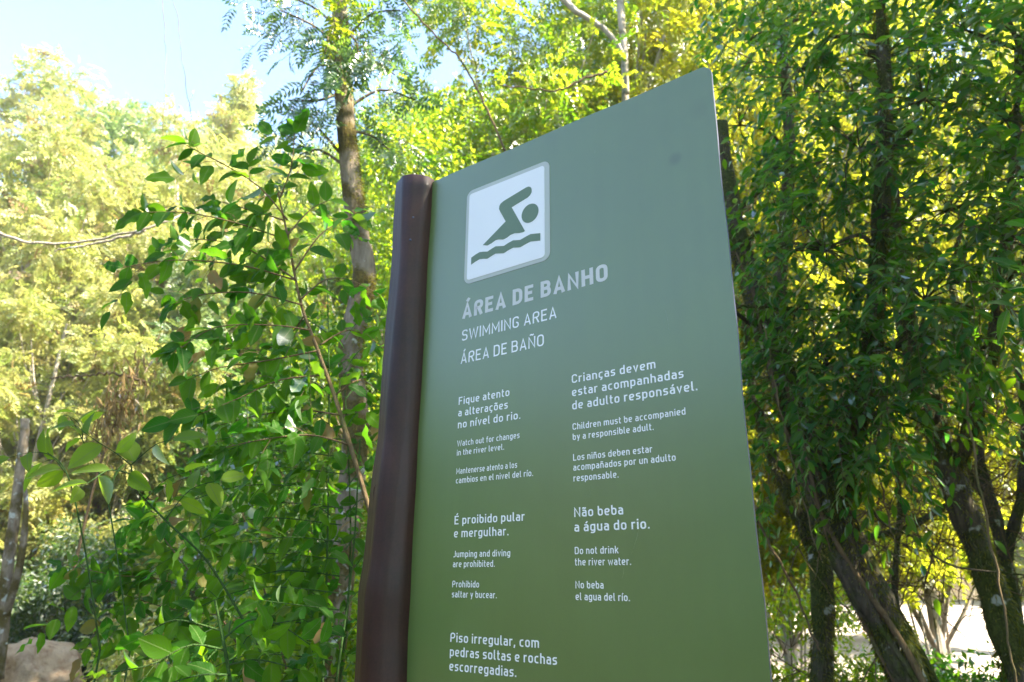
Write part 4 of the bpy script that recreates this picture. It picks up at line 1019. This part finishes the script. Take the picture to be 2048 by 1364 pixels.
# ---------------------------------------------------------------- middle distance trees
GC = 'bright trees behind the sign'
def px_base(px, y): p = at(px, 1160, y); return p.x, y
def mid_tree(label, px, y, ztop, cw, n, ls, mat, bark=B_PALE, cl=22, bf=.3, group=GC, tm=T_QUAD, tr=None, sq=.7):
    x, y = px_base(px, y); z = gh(x, y)
    return far_tree('forest_tree', label, 'tree', x, y, ztop - z, cw, mat, bark, n, ls, group, cl, base_frac=bf, tmpl=tm, trunk_r=tr, squash=sq)
mid_tree('feathery light green tree between the slender trunk and the sign', 830, 8.5, 8.6, 3.8, 26000, .07, M_CANOPY, B_LICH, tr=.06, bf=.15, cl=26)
mid_tree('green tree low behind the post and the slender trunk', 690, 8.8, 4.8, 3.2, 20000, .075, M_NEAR_S, B_LICH, tr=.06, bf=.05, cl=26)
def copy_tree(o, parent=None):
    c = o.copy(); col.objects.link(c)
    if parent is not None: c.parent = parent
    for ch in [q for q in o.children]: copy_tree(ch, c)
    return c
def proto(name, H, W_, n, ls, k, bf, rs, tr, cl, **kw):
    return [far_tree(name, 'x', 'tree', 0, 0, H, W_, M_FAR, B_PALE, n, ls, 'x', cl, z0=0, base_frac=bf, tmpl=T_FROND_S, trunk_r=tr, rs=rs, **kw) for _ in range(k)]
def plant(protos, used, i, H, W_, label, group, px, y, pytop, cw, mat):
    x, y = px_base(px, y); z = gh(x, y); h = at(px, pytop, y).z - z
    o = protos[i] if i not in used else copy_tree(protos[i]); used.add(i)
    o.location = (x, y, z - .2); o.rotation_euler = (0, 0, rng.uniform(0, 6.28)); k = h / (H * 1.12)
    o.scale = (cw / W_, cw / W_, k); o['label'] = label; o['group'] = group
    for ch in o.children:
        if ch.name.startswith('crown'):
            if len(ch.material_slots) and ch.material_slots[0].link != 'OBJECT': ch.material_slots[0].link = 'OBJECT'
            ch.material_slots[0].material = mat
    return o
used = set(); MP = proto('forest_tree', 14, 7, 6500, .30, 3, .22, .72, .12, 40)
for i, lb, px, y, top_, cw, mt in (
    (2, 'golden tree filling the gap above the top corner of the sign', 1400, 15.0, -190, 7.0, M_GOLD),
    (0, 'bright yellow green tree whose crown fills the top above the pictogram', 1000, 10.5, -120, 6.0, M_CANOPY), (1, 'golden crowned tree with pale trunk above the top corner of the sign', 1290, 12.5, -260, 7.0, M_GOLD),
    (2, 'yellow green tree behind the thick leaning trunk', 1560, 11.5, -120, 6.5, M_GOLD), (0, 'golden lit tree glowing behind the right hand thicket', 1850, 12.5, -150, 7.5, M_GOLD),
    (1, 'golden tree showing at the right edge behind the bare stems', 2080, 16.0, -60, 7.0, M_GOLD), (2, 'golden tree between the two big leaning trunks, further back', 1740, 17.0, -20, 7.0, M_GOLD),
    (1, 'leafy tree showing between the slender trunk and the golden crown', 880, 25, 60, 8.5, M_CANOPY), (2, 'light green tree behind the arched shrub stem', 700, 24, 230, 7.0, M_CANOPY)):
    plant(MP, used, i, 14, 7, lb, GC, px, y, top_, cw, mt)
used = set(); HP = proto('hillside_tree', 20, 9, 6000, .52, 3, .06, .72, .2, 40)
PT = [far_tree('hillside_tree', 'x', 'tree', 0, 0, 20, 6.5, M_FAR, B_PALE, 8000, .55, 'x', 40, z0=0, base_frac=.06, tmpl=T_FROND_S, trunk_r=.18, rs=.85, top=True)]
GH = 'sunlit trees on the hillside across the river'
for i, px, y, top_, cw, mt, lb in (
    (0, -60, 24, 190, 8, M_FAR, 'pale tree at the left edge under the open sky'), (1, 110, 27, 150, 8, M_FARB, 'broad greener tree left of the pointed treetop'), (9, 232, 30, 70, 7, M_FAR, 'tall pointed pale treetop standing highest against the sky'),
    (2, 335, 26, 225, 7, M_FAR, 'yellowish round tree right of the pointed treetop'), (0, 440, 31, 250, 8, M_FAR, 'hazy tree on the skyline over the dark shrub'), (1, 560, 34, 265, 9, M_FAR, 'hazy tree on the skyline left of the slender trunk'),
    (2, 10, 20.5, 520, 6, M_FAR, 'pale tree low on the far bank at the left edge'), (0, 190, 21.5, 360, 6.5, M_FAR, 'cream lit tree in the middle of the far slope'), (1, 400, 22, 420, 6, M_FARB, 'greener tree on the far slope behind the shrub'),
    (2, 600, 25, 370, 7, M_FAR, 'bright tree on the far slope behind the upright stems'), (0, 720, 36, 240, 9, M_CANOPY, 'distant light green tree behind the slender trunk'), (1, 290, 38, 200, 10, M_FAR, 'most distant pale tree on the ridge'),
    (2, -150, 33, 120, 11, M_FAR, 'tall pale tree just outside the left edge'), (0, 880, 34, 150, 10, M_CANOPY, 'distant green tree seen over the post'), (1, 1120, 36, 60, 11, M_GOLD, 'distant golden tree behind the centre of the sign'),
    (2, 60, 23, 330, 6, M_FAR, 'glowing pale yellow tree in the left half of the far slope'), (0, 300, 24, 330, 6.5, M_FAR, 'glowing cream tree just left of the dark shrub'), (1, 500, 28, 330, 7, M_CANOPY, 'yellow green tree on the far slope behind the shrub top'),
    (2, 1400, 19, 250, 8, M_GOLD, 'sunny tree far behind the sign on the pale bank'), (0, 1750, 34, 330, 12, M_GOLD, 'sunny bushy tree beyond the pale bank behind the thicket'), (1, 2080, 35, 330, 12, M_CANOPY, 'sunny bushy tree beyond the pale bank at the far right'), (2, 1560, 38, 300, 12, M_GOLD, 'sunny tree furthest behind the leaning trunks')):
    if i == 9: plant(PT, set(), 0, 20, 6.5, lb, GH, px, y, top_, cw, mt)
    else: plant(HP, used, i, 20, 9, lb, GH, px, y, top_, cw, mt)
# undergrowth on the far bank: dark green bushes
GB = 'dark bushes along the far river bank'
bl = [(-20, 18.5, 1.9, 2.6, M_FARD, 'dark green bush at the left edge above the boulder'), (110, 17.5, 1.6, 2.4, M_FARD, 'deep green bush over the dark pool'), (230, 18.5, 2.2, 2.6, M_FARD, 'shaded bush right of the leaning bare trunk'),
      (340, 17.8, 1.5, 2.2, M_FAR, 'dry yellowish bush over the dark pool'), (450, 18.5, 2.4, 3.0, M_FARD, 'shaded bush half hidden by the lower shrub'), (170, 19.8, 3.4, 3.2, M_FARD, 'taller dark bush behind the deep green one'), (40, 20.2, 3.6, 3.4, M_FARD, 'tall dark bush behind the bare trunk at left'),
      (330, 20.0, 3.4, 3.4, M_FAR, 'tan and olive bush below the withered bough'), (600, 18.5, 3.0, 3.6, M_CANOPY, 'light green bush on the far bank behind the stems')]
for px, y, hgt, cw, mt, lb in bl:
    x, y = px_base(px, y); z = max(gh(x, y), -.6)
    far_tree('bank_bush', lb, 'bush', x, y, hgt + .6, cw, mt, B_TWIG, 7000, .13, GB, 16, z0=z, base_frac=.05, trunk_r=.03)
# near bank growth between shrub and river
GN = 'undergrowth on the near bank'
nb = [(430, 8.5, 1.35, 1.8, M_FAR, 'pale dry bush on the near bank at the bottom'), (560, 8.0, 1.5, 1.8, M_CANOPY, 'light green bush on the near bank behind the low shrub'), (690, 7.0, 1.7, 1.6, M_CANOPY, 'light green bush right behind the post'), (300, 9.5, .7, 1.6, M_FAR, 'straw coloured bush beside the boulder'),
      (1560, 8.2, 1.5, 1.6, M_CANOPY, 'light green bush low at the right edge of the sign'), (1960, 6.2, .95, 1.8, M_DARK_S, 'dark tangled bush at the bottom right corner'), (1850, 7.5, .8, 1.6, M_DARK_S, 'dark low bush in front of the bright bank')]
for px, y, hgt, cw, mt, lb in nb:
    x, y = px_base(px, y); z = gh(x, y)
    far_tree('bank_bush', lb, 'bush', x, y, hgt - z, cw, mt, B_TWIG, 5000, .075, GN, 16, z0=z, base_frac=.1, trunk_r=.015)
# leaning bare trunk at lower left
x, y = px_base(15, 13); t = empty('dead_tree', Vector((x - .3, y, gh(x, y))), 'leaning bare trunk at the lower left edge', 'tree')
sb = Soup(); c = curve_px([(-10, 1360, 13), (5, 1230, 13), (22, 1080, 13), (38, 960, 13), (48, 880, 13), (50, 838, 13)], 40); tube(sb, c, (.12, .065), 14, noise_amp=.2, seed=5); sb.build('trunk', B_LICH, t)
sb = Soup(); tube(sb, curve_px([(8, 1240, 13), (40, 1130, 12.8), (52, 1020, 12.8), (48, 960, 12.9)], 14), (.07, .03), 8, noise_amp=.15, seed=6); sb.build('limb', B_LICH, t)
# withered tuft
x, y, z = at(205, 830, 6); t = empty('withered_plant', Vector((x, y, z - .4)), 'withered brown tuft of hanging dry leaves in front of the far bank', 'plant')
n_ = 420; a = rng.normal(size=(n_, 3)) * np.array([.05, .05, .12]); base = np.array(at(205, 850, 6)); up_ = rng.random(n_)
P = base + a * (1 + up_[:, None]) + np.array([.22, 0, .45]) * up_[:, None]
cloud('dry_leaves', T_NARROW, P, rng.normal(size=(n_, 3)) * .35 + np.array([.2, 0, -1]), rand_dirs(n_), rng.uniform(.05, .13, n_), M_DRY, t)
sb = Soup(); tube(sb, smooth_path([base + np.array([0, 0, -1.2]), base + np.array([.05, 0, -.3]), base + np.array([.22, 0, .5])], 14), (.014, .006), 6); sb.build('stem', B_TWIG, t)

# visible limbs over the sign
for lb, pts, r in (('pale forked limb crossing above the sign top', [(1090, -40, 8.2), (1150, 20, 8.2), (1210, 60, 8.2), (1245, 110, 8.2), (1255, 190, 8.3)], (.05, .03)),
                   ('upright pale limb running down behind the top edge of the sign', [(1240, -60, 8.4), (1243, 40, 8.4), (1250, 120, 8.4), (1250, 260, 8.4)], (.06, .05)),
                   ('thin arching vine curving down to the sign top', [(790, -20, 5.0), (850, 50, 5.0), (920, 120, 5.0), (965, 200, 5.0), (1010, 300, 5.0)], (.007, .010)),
                   ('thin dark branch spreading over golden leaves', [(1000, 170, 7.5), (1070, 178, 7.5), (1120, 180, 7.5), (1160, 160, 7.5), (1215, 145, 7.5)], (.008, .018))):
    bough(lb, pts, r, B_PALE if 'pale' in lb else (B_STEM if 'vine' in lb else B_TWIG))

# unseen trees added outside the frame to shade plants and mirror in the board
GO = 'unseen trees added for shade and reflections'
for x, y, hgt, cw, mt, lb in ((-14, 1, 5, 7, M_NEAR_S, 'unseen green tree left of the clearing, added for reflections'), (-12, -9, 6, 7, M_NEAR_S, 'unseen green tree behind left of the clearing, added for reflections'), (-5, -13, 15, 9, M_NEAR_S, 'unseen green tree behind the path, added to darken reflections'), (2, -11, 16, 9, M_NEAR_S, 'unseen tall tree behind the path, added to darken reflections'),
        (9, -8, 15, 9, M_NEAR_S, 'unseen green tree behind right of the path, added to darken reflections'), (9, 2.5, 13, 7, M_NEAR_S, 'unseen green tree right of the clearing, added for shade'), (6.8, 3.5, 11, 4.6, M_NEAR_S, 'unseen slim tree right of the thicket, added for shade'), (12, 5.5, 13, 7, M_NEAR_S, 'unseen second tree right of the clearing, added for shade'), (-14, 9, 6, 7, M_FAR, 'unseen pale tree on the river bank, added left of the view')):
    far_tree('forest_tree', lb, 'tree', x, y, hgt, cw, mt, B_PALE, 7000, .32, GO, 20, base_frac=.1)

far_tree('forest_tree', 'unseen thin crowned tree right of the camera, added to shade the shrub', 'tree', 4.7, .9, 9.8, 4.8, M_NEAR_S, B_PALE, 7000, .19, GO, 24, base_frac=.3)  # added out of view to keep sun off the shrub and post top
# sky-side far forest mass behind everything
n_ = 60000; a = rng.uniform(-60, 75, n_); yy = rng.uniform(44, 62, n_); hh = rng.random(n_) ** .8
zz = np.array([gh(float(x), float(y)) for x, y in zip(a, yy)]); top_ = 9 + 2.5 * np.sin(a * .35) + 1.8 * np.sin(a * .9 + 1)
P = np.stack([a, yy, zz + hh * top_ * np.where(a < 0, .7, 1.1)], 1)
cloud('distant_forest', T_QUAD, P, rand_dirs(n_), rand_dirs(n_) + np.array([0, 0, .6]), rng.uniform(.4, .9, n_), M_FAR, None)

# ---------------------------------------------------------------- haze
HAZE = 0.0012
if HAZE:
    z0, z1 = -3.2, 41.0
    V = [(x, y, z) for z in (z0, z1) for x, y in ((-88, -48), (88, -48), (88, 83), (-88, 83))]
    me = raw_mesh('haze', V, [(3, 2, 1, 0), (4, 5, 6, 7), (0, 1, 5, 4), (1, 2, 6, 5), (2, 3, 7, 6), (3, 0, 4, 7)])
    m, n, l, out = mat_new('haze_air'); v = n.new('ShaderNodeVolumePrincipled')
    v.inputs['Color'].default_value = (.97, .95, .92, 1); v.inputs['Density'].default_value = HAZE; v.inputs['Anisotropy'].default_value = .35
    l.new(v.outputs[0], out.inputs['Volume']); me.materials.append(m)
    link('haze', me, kind='stuff')
